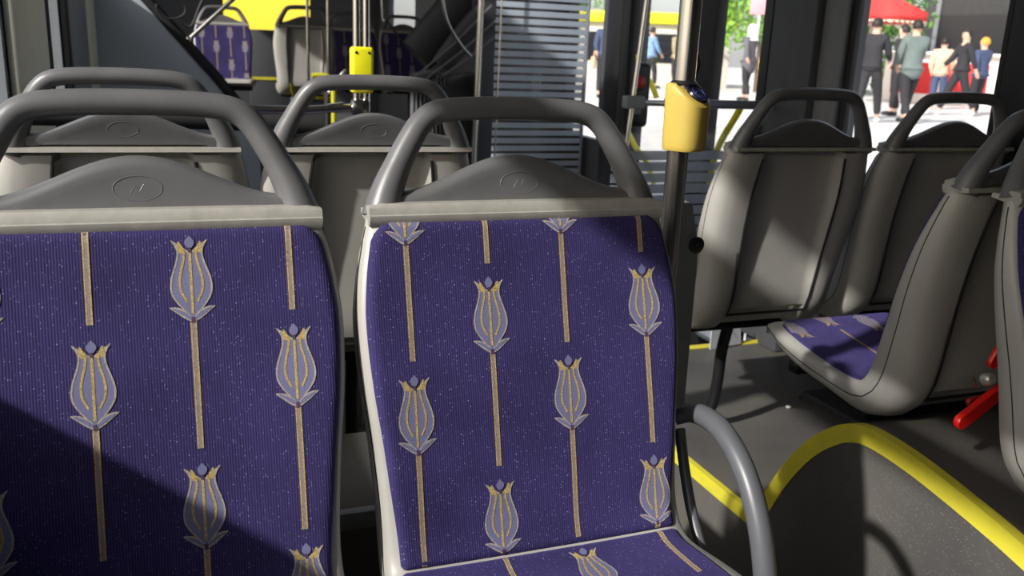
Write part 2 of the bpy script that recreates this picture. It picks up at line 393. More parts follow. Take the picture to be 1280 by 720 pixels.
# profile of the front surface, param = arc length s from the ridge
prof_pts = [(0.0, 0.885), (-0.010, 0.85), (-0.036, 0.76), (-0.066, 0.66), (-0.094, 0.56), (-0.112, 0.49), (-0.128, 0.452), (-0.150, 0.438),
            (-0.185, 0.436), (-0.26, 0.444), (-0.34, 0.455), (-0.42, 0.466), (-0.475, 0.470), (-0.505, 0.462), (-0.522, 0.440)]
PP = smoothpath([(0, y, z) for y, z in prof_pts], 8)
SL = [0.0]
for a_, c_ in zip(PP, PP[1:]): SL.append(SL[-1]+(c_-a_).length)
STOT = SL[-1]
S_CREASE = 0.455
def prof_at(s):
    s = max(0.0, min(STOT, s))
    lo, hi = 0, len(SL)-1
    while hi-lo > 1:
        mid = (lo+hi)//2
        if SL[mid] <= s: lo = mid
        else: hi = mid
    t = (s-SL[lo])/(SL[hi]-SL[lo]); p = PP[lo].lerp(PP[hi], t)
    a = PP[max(lo-1, 0)]; c = PP[min(hi+1, len(PP)-1)]; d = (c-a).normalized()
    n = Vector((0, d.z, -d.y))       # towards the sitter
    if n.y > 0 and n.z < 0: n = -n
    n = Vector((0, -abs(d.z), abs(d.y))) if d.y <= 0 else Vector((0, -abs(d.z), -abs(d.y)))
    return p, n
WT = [(0, .207), (.03, .214), (.075, .2225), (.13, .2275), (.21, .2240), (.30, .2145), (.40, .208), (.46, .211), (.55, .222), (.65, .225), (.74, .218), (.80, .200), (STOT, .172)]
TT = [(0, .045), (.10, .055), (.20, .066), (.30, .078), (.38, .086), (.44, .085), (.50, .060), (.56, .05), (.70, .045), (STOT, .020)]
def wing(x, s):
    k = smooth_tab([(0, .002), (.1, .006), (.25, .010), (.40, .012), (.50, .012), (.7, .008), (STOT, 0)], s)
    return k*(abs(x)/.22)**3
def surf(x, s, off=0.0):
    p, n = prof_at(s)
    return Vector((x, p.y, p.z)) + n*(wing(x, s)+off)
def make_shell(parent, dark=False):
    b = MB(); NS = 60; rows = []
    for i in range(NS+1):
        s = STOT*i/NS; W = smooth_tab(WT, s); T = smooth_tab(TT, s)*(1+.6*min(1, s/.12)*min(1, max(0, (.50-s)/.08)) if dark else 1); p, n = prof_at(s)
        r = []
        # front from -W to W
        for k in range(17):
            x = -W + 2*W*k/16
            e = 1-abs(k-8)/8
            drop = 0.0 if 0 < k < 16 else -.004
            r.append((x*(0.985 if k in (0, 16) else 1) * (1 if 0 < k < 16 else 1), wing(x, s)+drop))
        # right side rounding to the back flank
        rw = .012
        r += [(W+.003, wing(W, s)-.012), (W+.0035, -T*(.17 if dark else .45)), (W-.006, -T*.78), (W-.024, -T*.95), (W-.05, -T), (W-.075, -T*.99)]
        xi = .6*W
        dp = .40+.42*min(1, max(0, (s-.05)/.36)); r += [(xi, -T*.97), (xi-.012, -T*dp)]
        r += [(-xi+.012, -T*dp), (-xi, -T*.97)]
        r += [(-(W-.075), -T*.99), (-(W-.05), -T), (-(W-.024), -T*.95), (-(W-.006), -T*.78), (-(W+.0035), -T*.45), (-(W+.003), wing(W, s)-.012)]
        rows.append([Vector((x, p.y, p.z))+n*o for x, o in r])
    N = len(rows[0]); fs = []
    for i in range(NS):
        for k in range(N): fs.append((i*N+k, i*N+(k+1) % N, (i+1)*N+(k+1) % N, (i+1)*N+k))
    fs.append(tuple(range(N))); fs.append(tuple(NS*N+k for k in range(N)))
    b.add([v for r in rows for v in r], fs)
    if dark:
        for j in range(len(b.mi)-2):
            if 18 <= j % N <= N-3 and j//N < 46: b.mi[j] = 2
    for sx in (-1, 1):
        pts = []
        for i in range(46):
            s = .012+(STOT-.05)*i/45; W = smooth_tab(WT, s); T = smooth_tab(TT, s); p, n = prof_at(s)
            pts.append(Vector((sx*(W+.0028), p.y, p.z))+n*(-T*(.30 if dark else .36)))
        b.tube(pts, .0016, 5, 1)
    return b.build('seat_shell', [SHELL, SEAM, BLACKP], parent, angle=55)
def make_backpanel(parent):
    # removable cover in the middle of the back, with a dark gap round it
    b = MB(); NS = 24; s0, s1 = 0.014, 0.425; rows = []
    for i in range(NS+1):
        s = s0+(s1-s0)*i/NS; W = smooth_tab(WT, s)*.58; T = smooth_tab(TT, s); p, n = prof_at(s)
        e = 0
        dp = .40+.42*min(1, max(0, (s-.05)/.36))+.05; q = .97-dp
        r = [(-W-.001, -T*.93), (-W+.010, -T*(dp+q*.25)), (-W+.024, -T*(dp+.02)), (-W*.4, -T*(dp+.03)), (0, -T*(dp+.04)), (W*.4, -T*(dp+.03)), (W-.024, -T*(dp+.02)), (W-.010, -T*(dp+q*.25)), (W+.001, -T*.93)]
        d = 0
        rows.append([Vector((x, p.y, p.z))+n*(o+.010*d*d) for x, o in r])
    N = len(rows[0]); fs = [(i*N+k, i*N+k+1, (i+1)*N+k+1, (i+1)*N+k) for i in range(NS) for k in range(N-1)]
    b.add([v for r in rows for v in r], fs)
    for sx in (-1, 1):
        pts = []
        for i in range(13):
            s = s0+(s1+.012-s0)*i/12; W = smooth_tab(WT, s)*.595; T = smooth_tab(TT, s); p, n = prof_at(s)
            pts.append(Vector((sx*W, p.y, p.z))+n*(-T*.985))
        b.tube(pts, .0032, 6, 1)
    # lower seam
    s = s1+.01; W = smooth_tab(WT, s)*.595; T = smooth_tab(TT, s); p, n = prof_at(s)
    b.tube([Vector((x*W, p.y, p.z))+n*(-T*.97) for x in (-1, -.5, 0, .5, 1)], .0035, 6, 1)
    return b.build('back_panel', [SHELL, SEAM], parent, angle=40, recalc=False)

def pad(parent, name, s0, s1, cols, rtop, rbot, inset):
    """cols: list of (x, [bases s]) of the woven tulips; s grows downwards / forwards"""
    b = MB(); NS = 44; NX = 28
    def hw(s):
        W = smooth_tab(WT, s) - smooth_tab(inset, s)
        if s-s0 < rtop: d = rtop-(s-s0); W -= rtop-sqrt(max(0, rtop*rtop-d*d))
        if s1-s < rbot: d = rbot-(s1-s); W -= rbot-sqrt(max(0, rbot*rbot-d*d))
        return max(W, .02)
    def height(x, s):
        e = min(hw(s)-abs(x), s-s0, s1-s); e = max(0.0, e)
        t = min(1.0, e/.012); return -.004 + .0115*sqrt(t*(2-t))
    vs = []; ring = [-1, -.985, -.965, -.94]
    us = [-1, -.992, -.98, -.96]+[-.93+1.86*k/(NX-1) for k in range(NX)]+[.96, .98, .992, 1]
    ss = [s0, s0+.001, s0+.003, s0+.006, s0+.010]+[s0+.016+(s1-s0-.032)*k/(NS-1) for k in range(NS)]+[s1-.010, s1-.006, s1-.003, s1-.001, s1]
    for s in ss:
        for u in us:
            x = u*hw(s); b.uv[len(b.v)+len(vs)] = (x+.5, -s+1.0)
            vs.append(surf(x, s, height(x, s)))
    N = len(us); fs = [(i*N+k, i*N+k+1, (i+1)*N+k+1, (i+1)*N+k) for i in range(len(ss)-1) for k in range(N-1)]
    b.add(vs, fs, 0)
    def ribbon(rows, mi, nx=2, off=.0006):
        # rows: (s, xl, xr)
        vv = []; idx = []
        for (s, xl, xr) in rows:
            lim = hw(min(max(s, s0), s1))-.004; ok = (s0+.002 < s < s1-.002)
            for k in range(nx+1):
                x = xl+(xr-xl)*k/nx; x = max(-lim, min(lim, x)); sc = min(max(s, s0+.002), s1-.002)
                vv.append(surf(x, sc, height(x, sc)+off))
            idx.append(ok)
        n = nx+1
        ff = [(i*n+k, i*n+k+1, (i+1)*n+k+1, (i+1)*n+k) for i in range(len(rows)-1) for k in range(nx) if idx[i] or idx[i+1]]
        if ff: b.add(vv, ff, mi)
    def line(pts, w, mi, off):   # pts (v,x) rel to base, w half width
        return [(p[0], p[1]-w, p[1]+w) for p in pts]
    def tulip(x0, sb):
        T = lambda rows: [(sb-v, x0+a, x0+c) for v, a, c in rows]
        hwb = [(0, .001), (.006, .005), (.012, .010), (.020, .0165), (.030, .0222), (.040, .0238), (.050, .0225), (.060, .0195), (.070, .0162), (.078, .0146), (.084, .0150), (.090, .0175), (.0945, .0205)]
        n = 30
        body = [(v_, -smooth_tab(hwb, v_), smooth_tab(hwb, v_)) for v_ in [.083*i/n for i in range(n+1)]]
        ribbon(T(body), 1, 6, .0006)
        # flared tips
        for sg in (-1, 1):
            tip = []
            for i in range(7):
                v_ = .080+.0150*i/6; o = smooth_tab(hwb, v_); inner = o-(.0125*(1-i/6)+.0012)
                tip.append((v_, *sorted((sg*o, sg*inner))))
            ribbon(T(tip), 3, 2, .0007)
            tip = []
            for i in range(6):
                v_ = .080+.0130*i/5; c_ = .0085+.0035*i/5; hh = .0040*(1-i/5)+.0009
                tip.append((v_, *sorted((sg*(c_-hh), sg*(c_+hh)))))
            ribbon(T(tip), 2, 1, .0008)
            # outline
            ribbon(T([(v_, *sorted((sg*smooth_tab(hwb, v_), sg*(smooth_tab(hwb, v_)-.0022)))) for v_ in [.010+.083*i/n for i in range(n+1)]]), 3, 1, .0009)
            # inner golden veins
            vein = [(.022, .006), (.034, .0115), (.046, .0128), (.058, .0108), (.068, .0082), (.078, .0066), (.086, .0078)]
            ribbon(T([(v_, sg*smooth_tab(vein, v_)-.0014, sg*smooth_tab(vein, v_)+.0014) for v_ in [.022+.062*i/16 for i in range(17)]]), 2, 1, .0010)
            # base leaves
            lf = []
            for i in range(11):
                t = i/10; cx = .002+.0240*t; v_ = .002+.0200*t-.006*t*t
                lf.append((cx, v_, .0062*sin(pi*min(1, t*0.9+.12))**.6*(1-.55*t)))
            vv = []; 
            for cx, v_, h_ in lf:
                for q in (-1, 0, 1):
                    s_ = sb-(v_+q*h_); sc = min(max(s_, s0+.002), s1-.002); x = x0+sg*cx; lim = hw(sc)-.004; x = max(-lim, min(lim, x))
                    vv.append(surf(x, sc, height(x, sc)+.0008))
            if s0+.004 < sb < s1+.01:
                b.add(vv, [(i*3+k, i*3+k+1, (i+1)*3+k+1, (i+1)*3+k) for i in range(10) for k in range(2)], 3)
                vi = []
                for cx, v_, h_ in lf[:9]:
                    for q in (-.5, .5):
                        s_ = sb-(v_+q*h_); sc = min(max(s_, s0+.002), s1-.002); x = x0+sg*cx; lim = hw(sc)-.004; x = max(-lim, min(lim, x))
                        vi.append(surf(x, sc, height(x, sc)+.0011))
                b.add(vi, [(i*2, i*2+1, i*2+3, i*2+2) for i in range(8)], 1)
        ribbon(T([(v_, -.0016, .0016) for v_ in [.008+.074*i/20 for i in range(21)]]), 2, 1, .0010)
        # bud on top
        ribbon(T([(.083+.0165*i/8, -max(.0007, .0056*sin(pi*(i/8)**1.1)), max(.0007, .0056*sin(pi*(i/8)**1.1))) for i in range(9)]), 1, 2, .0011)
        ribbon(T([(.080+.006*i/4, -.0016, .0016) for i in range(5)]), 4, 1, .0013)
        # knot at the foot of the flower
        ribbon(T([(-.003+.007*i/4, -.0022, .0022) for i in range(5)]), 4, 1, .0012)
    def stem(x0, sa, sb_):
        n = 14; R_ = [sa+(sb_-sa)*i/n for i in range(n+1)]
        ribbon([(s, x0-.0018, x0+.0018) for s in R_], 5, 1, .0007)
        for sg in (-1, 1): ribbon([(s, x0+sg*.0027-.0009, x0+sg*.0027+.0009) for s in R_], 2, 1, .0009)
    for x0, bases in cols:
        for sb in bases:
            if s0-.02 < sb and sb-.103 < s1: 
                tulip(x0, sb)
            a, c = max(sb+.002, s0+.003), min(sb+.151, s1-.003)
            if c > a+.004: stem(x0, a, c)
    return b.build(name, [FABRIC, LAV, GOLD, SILV, DARKT, PALET], parent, angle=60, recalc=False)

INB = [(0, .004), (.1, .005), (.2, .005), (.35, .006), (.45, .012), (.6, .020), (STOT, .03)]
def make_handle(parent):
    b = MB()
    q = lambda x, z: (x, .024+.2*(z-.885), z)
    half = [(-.190, .878), (-.180, .912), (-.165, .945), (-.148, .975), (-.133, .997), (-.116, 1.0105), (-.09, 1.0165), (-.045, 1.019), (0, 1.0195)]
    pts = [q(x, z) for x, z in half]+[q(-x, z) for x, z in half[-2::-1]]
    rr = [.026, .0215, .018, .0168, .0160, .0156, .0155, .0155, .0155]; rr = rr+rr[-2::-1]
    P_ = smoothpath(pts, 4); Rr = []
    for i in range(len(P_)):
        t = i/4; k = min(int(t), len(rr)-1); k2 = min(k+1, len(rr)-1); Rr.append(rr[k]+(rr[k2]-rr[k])*(t-k))
    b.tube(P_, Rr, 18, 0, 1.0, nrm=(0, 1, 0))
    # hump between the limbs
    n = 36; vs = []; N = 10
    for i in range(n+1):
        x = -.183+.366*i/n; t = abs(x)/.165; h = .911+.047*(cos(pi*min(1, t)/1)*.5+.5)**.9 if t < 1 else .911+.004*(t-1)*10
        sec = [(-.013, .893), (-.0125, h-.022), (-.0145, h-.012), (-.0125, h-.004), (-.006, h), (.006, h), (.0125, h-.004), (.0145, h-.012), (.0125, h-.022), (.013, .893)]
        for dy, z in sec: vs.append((x, .024+.2*(z-.885)+dy, z))
    fs = [(i*N+k, i*N+(k+1) % N, (i+1)*N+(k+1) % N, (i+1)*N+k) for i in range(n) for k in range(N)]
    fs += [tuple(range(N)), tuple(n*N+k for k in range(N))]
    b.add(vs, fs)
    h = b.build('grab_handle', HANDLE, parent, angle=50)
    # embossed oval and faint figure, both sides
    for sy in (-1, 1):
        e = MB()
        def EP(x, z): return (x, .024+.2*(z-.885)+sy*.01265, z)
        for rx, rz in ((.027, .0145),):
            e.tube([EP(rx*cos(a), .922+rz*sin(a)) for a in [2*pi*k/32 for k in range(33)]], .0006, 6)
        e.tube([EP(x, z) for x, z in ((-.008, .917), (-.003, .925), (.002, .919), (.007, .927))], .00045, 5)
        e.build('emblem', BAND if False else HANDLE, h)
    return h
def make_band(parent):
    b = MB()
    n = 24
    vs = []
    for i in range(n+1):
        x = -.2105+.421*i/n; e = max(0, (abs(x)-.20)/.0105); dz = -.004*e*e
        sec = [(-.004, .872), (-.009, .880), (-.0095, .8865), (-.006, .8875), (-.005, .896), (-.001, .9005+dz), (.016, .9005+dz), (.022, .889), (.051, .888), (.0525, .880)]
        for y, z in sec: vs.append((x, y, z))
    N = 10
    fs = [(i*N+k, i*N+(k+1) % N, (i+1)*N+(k+1) % N, (i+1)*N+k) for i in range(n) for k in range(N)]+[tuple(range(N)), tuple(n*N+k for k in range(N))]
    b.add(vs, fs)
    return b.build('ridge_band', BAND, parent, angle=35)
def make_armrest(parent):
    b = MB(); X = .272
    outer = smoothpath([(X-.03, -.040, .575), (X-.01, -.052, .585), (X, -.085, .588), (X, -.135, .580), (X, -.185, .548), (X, -.222, .500), (X, -.248, .440), (X, -.262, .375), (X-.004, -.258, .32), (X-.03, -.235, .30)], 5)
    b.tube(outer, [.012+.004*min(1, i/8) for i in range(len(outer))], 14, 0, 1.0, nrm=(1, 0, 0))
    inner = smoothpath([(X-.025, -.050, .560), (X-.022, -.070, .50), (X-.022, -.105, .44), (X-.022, -.16, .385), (X-.022, -.235, .345)], 5)
    b.tube(inner, .008, 10)
    return b.build('armrest', ARM, parent)
def make_leg(parent, name='leg'):
    b = MB()
    b.box((-.19, -.40, .375), (.19, -.365, .41), bev=.006); b.box((-.19, -.17, .36), (.19, -.13, .395), bev=.006)
    b.box((-.02, -.40, .37), (.02, -.12, .40), bev=.006)
    path = smoothpath([(0, -.20, .37), (.0, -.225, .26), (0, -.23, .16), (0, -.25, .07), (0, -.30, .018), (0, -.34, .012)], 5)
    b.tube(path, .017, 12)
    b.box((-.035, -.39, .0), (.035, -.31, .010), bev=.003)
    return b.build(name, BLACK, parent)
def make_seat(name, label, loc, rz, bcols, ccols, group=None, arm=False, dark=False):
    t = thing(name, label, 'bus seat', loc, rz, group)
    make_shell(t, dark); make_backpanel(t); make_band(t); make_handle(t)
    pad(t, 'back_cushion', .006, S_CREASE+.002, bcols, .028, .012, INB)
    pad(t, 'seat_cushion', S_CREASE+.003, STOT-.055, ccols, .010, .04, INB)
    if arm: make_armrest(t)
    make_leg(t)
    return t
P = .268
A = lambda z: (.885-z)*1.04
cc = [(-.058, [S_CREASE+.34]), (.050, [S_CREASE+.118, S_CREASE+.386]), (.170, [S_CREASE+.33]), (-.167, [S_CREASE+.10])]
cen = [(-.167, [A(.592)-P, A(.592)]), (-.058, [A(.708)-P, A(.708), A(.708)+P]), (.050, [A(.600)-P, A(.600)]), (.170, [A(.714)-P, A(.714), A(.714)+P])]
lef = [(-.169, [A(.514)-P, A(.514)]), (-.058, [A(.661)-P, A(.661), A(.661)+P]), (.053, [A(.772)-P, A(.772), A(.772)+P]), (.167, [A(.665)-P, A(.665), A(.665)+P])]
Y1, Y2 = 1.106, 1.876
# near row, facing the camera
center = make_seat('bus_seat', 'purple tulip-patterned bus seat with a dark armrest loop, whole backrest facing the camera', (.436, Y1, 0), 0, cen, [(-.058, [S_CREASE-.0-.02]), (.050, [S_CREASE+.112]), (.170, [S_CREASE-.03])], 'front-facing tulip seats in the near row', arm=True, dark=True)
left = make_seat('bus_seat', 'purple tulip-patterned seat nearest the left wall, cut off by the photo edge', (-.044, Y1, 0), 0, lef, cc, 'front-facing tulip seats in the near row', dark=True)
g = 'grey-backed seats facing away in the second row'
r2l = make_seat('bus_seat', 'grey seat back with handle directly behind the leftmost near tulip seat', (-.09, Y2, 0), pi, lef, cc, g)
r2c = dup(r2l, (.385, Y2, 0), pi, 'grey seat back with handle in front of the pole with the yellow clamp', g)
prl = dup(r2l, (1.476, Y2, 0), pi, 'grey seat back half lit by sun, first to the right of the yellow stop button', g)
prr = dup(r2l, (1.952, Y2, 0), pi, 'shaded grey seat back beside the right window, behind the side-on seat', g)
R3 = dup(r2l, (1.54, 1.25, 0), pi, 'grey seat seen side-on with its blue tulip cushion showing, above the yellow-edged wheel box', 'seats over the wheel box')
R4 = dup(r2l, (1.55, Y1, 0), 0, 'purple front-facing seat cut off by the right edge of the photo, hiding the red lever', 'seats over the wheel box')
for r_ in (R3, R4, prl, prr, r2l, r2c):
    pass
# far seats on the raised rear floor
gf = 'blue seats at the far end of the bus'
farz = .30
f1 = dup(r2l, (.42, 8.0, farz), 0, 'sunlit blue tulip seat far back, framed by the slanted black rubber edge', gf)
f2 = dup(r2l, (1.475, 8.0, farz), 0, 'dark shaded far seat just left of the pole with the yellow clamp', gf)
f3 = dup(r2l, (1.95, 8.0, farz), 0, 'dark shaded far seat just right of the pole with the yellow clamp', gf)
f4 = dup(r2l, (.95, 7.0, farz), R(172), 'grey-backed far seat turned away beside the dark far seats', gf)

# black steel frame and curved legs under the window pair of row two
def seat_frame(name, label, loc, rz, w_):
    t = thing(name, label, 'seat frame', loc, rz)
    b = MB(); b.box((-w_, -.015, .40), (w_, .03, .428), bev=.005); b.box((-w_, .20, .385), (w_, .235, .415), bev=.005)
    b.box((-.25, .0, .39), (-.21, .24, .42), bev=.005); b.box((.18, .0, .39), (.22, .24, .42), bev=.005)
    b.build('beam', BLACK, t); return t

# beams on the wheel box below the side-on seat
t = thing('seat_frame', 'grey steel mounting frame between the side-on seat and the wheel box', 'seat frame', (1.54, 1.33, .335))
b = MB(); b.box((-.205, -.10, .0), (.66, .24, .022), bev=.005); b.box((-.20, -.12, -.02), (.66, -.08, .03), bev=.005)
b.build('beam', STEEL, t)
for x in (-.12, .08):
    b = MB(); b.lathe([(.006, 0), (.010, .001), (.010, .006), (.006, .008)], (x, -.123, .005), 12, M=Matrix.Rotation(R(90), 3, 'X')); b.build('bolt', CHROME, t)

# ------------------------------------------------------------------ red lever behind the right-edge seat
t = thing('release_lever', 'red lever with metal nut on the wheel box, beside the right-edge seat', 'lever', (1.40, 1.17, .488))
def rbar(p, q, wd, th, name, m_, par):
    p = Vector(p); q = Vector(q); d = (q-p); L = d.length; d.normalize(); b = MB()
    side = d.cross(Vector((0, 1, 0))).normalized()
    poly = []
    for k in range(13): a = pi/2+pi*k/12; poly.append((cos(a)*wd, sin(a)*wd))
    for k in range(13): a = -pi/2+pi*k/12; poly.append((L+cos(a)*wd, sin(a)*wd))
    n = len(poly); vs = []
    for y in (-th, -th*.6, th*.6, th):
        s = .86 if abs(y) == th else 1
        for u, v in poly: vs.append(p+d*((u-L/2)*(1 if s == 1 else .985)+L/2)+side*v*s+Vector((0, y, 0)))
    fs = [tuple(range(n)), tuple(3*n+k for k in range(n))]+[(j*n+k, j*n+(k+1) % n, (j+1)*n+(k+1) % n, (j+1)*n+k) for j in range(3) for k in range(n)]
    b.add(vs, fs); return b.build(name, m_, par)
rbar((-.055, -.03, -.028), (.10, -.01, .042), .0145, .007, 'lever_arm', RED, t)
rbar((-.005, .0, -.006), (.09, .0, .006), .008, .004, 'lever_base', mat('dark_red_plastic', srgb(150, 26, 22), .4), t)
rbar((.047, .01, .066), (.062, .01, .095), .012, .005, 'lever_grip', RED, t)
b = MB(); b.lathe([(.009, 0), (.0125, .002), (.0125, .016), (.009, .020)], (.012, -.006, .040), 12, M=Matrix.Rotation(R(65), 3, 'X')); b.build('nut', mat('zinc_plated_metal', srgb(190, 186, 176), .3, .5), t)
b = MB(); b.tube([(-.008, .0, .045), (.004, .0, .02)], .002, 8); b.build('pin', CHROME, t)
b = MB(); b.tube([(.045, -.02, .01), (.055, -.02, -.016)], .002, 8); b.build('pin', CHROME, t)

# ------------------------------------------------------------------ poles
def pole(name, label, x, y, z0, z1, r_, lean=(0, 0), par=None):
    t = thing(name, label, 'pole', (x, y, z0))
    H = z1-z0
    b = MB(); b.tube([(lean[0]*H*k/6, lean[1]*H*k/6, H*k/6) for k in range(7)], r_, 24); b.build('tube', CHROME, t)
    b = MB(); b.lathe([(r_+.018, 0), (r_+.018, .004), (r_+.006, .010), (r_+.004, .022)], n=24); b.build('floor_flange', CHROME, t)
    return t
pm = pole('grab_pole', 'thick stainless pole rising out of the yellow stop button housing', .785, 1.30, ZF, 2.14, .0180)
# side bracket on the pole
b = MB()
b.prism([(.020, .98), (.030, 1.06), (.038, 1.10), (.056, 1.10), (.078, 1.02), (.080, .70), (.02, .70)], 1, .03, .055)
b.build('bracket', mat('bracket_grey', srgb(130, 132, 134), .5, noise=.05), pm)
b = MB(); b.lathe([(.013, 0), (.015, .002), (.015, .006), (.011, .008)], (.070, .030, 1.025), 20, M=Matrix.Rotation(R(90), 3, 'X')); b.lathe([(.004, 0), (.004, .012)], (.070, .030, 1.025), 6, M=Matrix.Rotation(R(90), 3, 'X')); b.build('pivot_knob', STEEL, pm)

# stop button housing
sb = thing('stop_button', 'yellow stop button housing with a black oval push disc on the thick pole', 'stop button', (.785, 1.30, .950))
def housing():
    b = MB(); n = 40; rows = []
    dirv = Vector((.45, -1)).normalized(); sd = Vector((dirv.y, -dirv.x))   # front direction and side
    def section(k, z):
        # outline: back half round the pole, front half pushed out; k shrink
        out = []
        for i in range(n):
            a = 2*pi*i/n; c, s_ = cos(a), sin(a)
            f_ = (abs(c)**(2/2.8))*(1 if c >= 0 else -1); g_ = (abs(s_)**(2/2.8))*(1 if s_ >= 0 else -1)
            u = f_*(.040 if c > 0 else .024)*k+.004; v = g_*.0345*k
            out.append((u, v))
        return out
    H = .106
    lv = [(-.004, .80), (-.003, .93), (0, .965), (.004, .985), (.02, .995), (.05, 1.01), (.085, 1.03), (.10, 1.03)]
    for z, k in lv:
        rows.append([Vector((dirv.x*u+sd.x*v, dirv.y*u+sd.y*v, z)) for u, v in section(k, z)])
    # slanted top: front lower
    for kk, dz in ((1.01, .004), (.97, .006), (.85, .007)):
        rows.append([Vector((dirv.x*u+sd.x*v, dirv.y*u+sd.y*v, .098+dz-max(0, u-.004)*.78)) for u, v in section(kk*1.0, 0)])
    # make upper straight rows follow slant
    for r_i in (6, 7):
        pass
    N = n; fs = [(i*N+k, i*N+(k+1) % N, (i+1)*N+(k+1) % N, (i+1)*N+k) for i in range(len(rows)-1) for k in range(N)]
    # clamp: no vertex above the slanted plane
    for r_ in rows[:8]:
        for p in r_:
            u = p.x*dirv.x+p.y*dirv.y; p.z = min(p.z, .100-max(0, u-.004)*.78)
    fs += [tuple(range(N)), tuple((len(rows)-1)*N+k for k in range(N))]
    b.add([v for r in rows for v in r], fs)
    return b, dirv, sd
b, dv, sd = housing(); hb = b.build('housing', YELLOW, sb, angle=45)
nn = Vector((dv.x*.615, dv.y*.615, .79)).normalized()
cpt = Vector((dv.x*.0265, dv.y*.0265, .0865))
Mq = nn.to_track_quat('Z', 'Y').to_matrix()
b = MB(); b.lathe([(.0195, 0), (.0205, .003), (.019, .006), (.015, .0055)], cpt, 32, M=Mq); pb = b.build('push_disc', mat('black_gloss_button', srgb(20, 20, 30), .25), sb)
b = MB(); b.tube([cpt+Mq @ Vector((.0125*cos(2*pi*k/32), .0125*sin(2*pi*k/32), .0064)) for k in range(33)], .0005, 6)
b.tube([cpt+Mq @ Vector((-.006+.012*k/4, .001, .0062)) for k in range(5)], .0008, 5)
b.build('blue_ring', mat('blue_print', srgb(44, 50, 130), .4), pb)
b = MB(); b.lathe([(.021, 0), (.023, .003), (.019, .008)], (0, 0, .101), 24)
b.tube(smoothpath([(.015, -.008, .112), (.022, .0, .122), (.028, .004, .135), (.024, .006, .15)], 4), .0022, 8)
b.build('collar_and_cable', BLACK, sb)

# pole with the yellow clamp and its crossing rail (second row, left)
cp = thing('grab_pole', 'pair of thin chrome tubes held by a bright yellow clamp', 'pole', (.475, 2.42, 0))
b = MB(); b.tube([(-.013, 0, .0), (-.013, 0, .6), (-.013, 0, 2.14)], .0105, 16); b.tube([(.012, 0, .0), (.012, 0, .6), (.012, 0, 2.14)], .0105, 16); b.build('tube', CHROME, cp)
b = MB(); b.box((-.030, -.018, .965), (.030, .018, 1.085), bev=.009, seg=3); cl = b.build('yellow_clamp', LIME, cp)
for x in (-.017, .017):
    for z in (.978, 1.07): b = MB(); b.lathe([(.0022, 0), (.0036, .001), (.0036, .003)], (x, -.0165, z), 12, M=Matrix.Rotation(R(90), 3, 'X')); b.build('screw', BLACK, cl)
b = MB(); b.box((-.030, -.018, .905), (.020, .018, .95), bev=.01); b.tube([(-.01, 0, .928), (-.15, 0, .918), (-.42, .0, .918)], .011, 14)
b.tube([(-.05, -.0, .935), (-.09, 0, .93)], .006, 8)
b.build('cross_rail', CHROME, cp)

# black padded bar behind row two
t = thing('padded_rail', 'thick black padded rail running behind the second row seat handles', 'rail', (0, 2.62, .875))
b = MB(); b.tube([(-.36, 0, .010), (-.1, 0, .008), (.15, 0, .0), (.40, 0, -.012)], .031, 20); b.build('padding', RUBBER, t)
for x in (-.37, .385):
    b = MB(); b.tube([(x, 0, .0), (x, 0, -.86)], .014, 12); b.build('post', BLACK, t)

# thin poles at the doors
dp = pole('grab_pole', 'thin leaning chrome pole beside the door with the red button', 1.458, 2.9, ZF, 2.14, .0085, lean=(.075, 0))
b = MB(); b.box((.055, -.022, 1.155), (.13, .022, 1.20), bev=.006); b.build('clamp', WALLG, dp)
rl = thing('hand_rail', 'horizontal chrome rail across the door screen behind the yellow stop button', 'rail', (1.56, 2.9, .925))
b = MB(); b.tube([(0, 0, .0), (.12, 0, 0)], .011, 16); b.build('rail_end', CHROME, rl)
b = MB(); b.tube([(.12, 0, 0), (.40, 0, 0), (.62, 0, 0)], .0165, 18); b.build('sleeve', mat('blue_grey_sleeve', srgb(96, 98, 110), .35), rl)
fp = pole('grab_pole', 'chrome pole at the near edge of the tall striped glass screen', 1.50, 4.6, ZF, 2.14, .016, lean=(.018, 0))
fp2 = pole('grab_pole', 'very thin chrome rod just right of the pole by the striped screen', 1.605, 4.55, ZF, 2.14, .005, lean=(.012, 0))
b = MB(); b.tube([(0, 0, 1.03), (.10, 0, 1.035)], .008, 10); b.build('clamp', CHROME, fp)

# glass screens
sc = thing('glass_screen', 'tall blue-grey striped glass screen left of the door', 'glass screen', (1.62, 4.62, ZF))
b = MB(); b.box((0, -.004, .18), (.53, .004, 2.3), bev=.001); b.build('pane', GLASS_B, sc)
b = MB(); b.box((.0, -.012, .14), (.53, .012, .18), bev=.003); b.box((.0, -.011, .0), (.02, .011, .18), bev=.003); b.box((.52, -.011, .0), (.54, .011, .18), bev=.003); b.build('rail', STEEL, sc)
b = MB(); b.box((.525, -.012, .14), (.54, .012, 2.35), bev=.003); b.build('edge_profile', mat('pale_edge_profile', srgb(120, 126, 134), .5), sc)
s2 = thing('glass_screen', 'low striped glass screen behind the pole with the yellow stop button', 'glass screen', (1.50, 2.94, 0))
b = MB(); b.box((0, -.004, .10), (.68, .004, .755), bev=.001); b.build('pane', GLASS_C, s2)
b = MB(); b.box((0, -.004, .757), (.68, .004, .84), bev=.001); b.build('clear_top', GLASS, s2)
b = MB(); b.box((0, -.012, .06), (.68, .012, .10), bev=.003); b.box((.03, -.01, .0), (.05, .01, .07), bev=.002); b.box((.6, -.01, .0), (.62, .01, .07), bev=.002); b.build('rail', STEEL, s2)

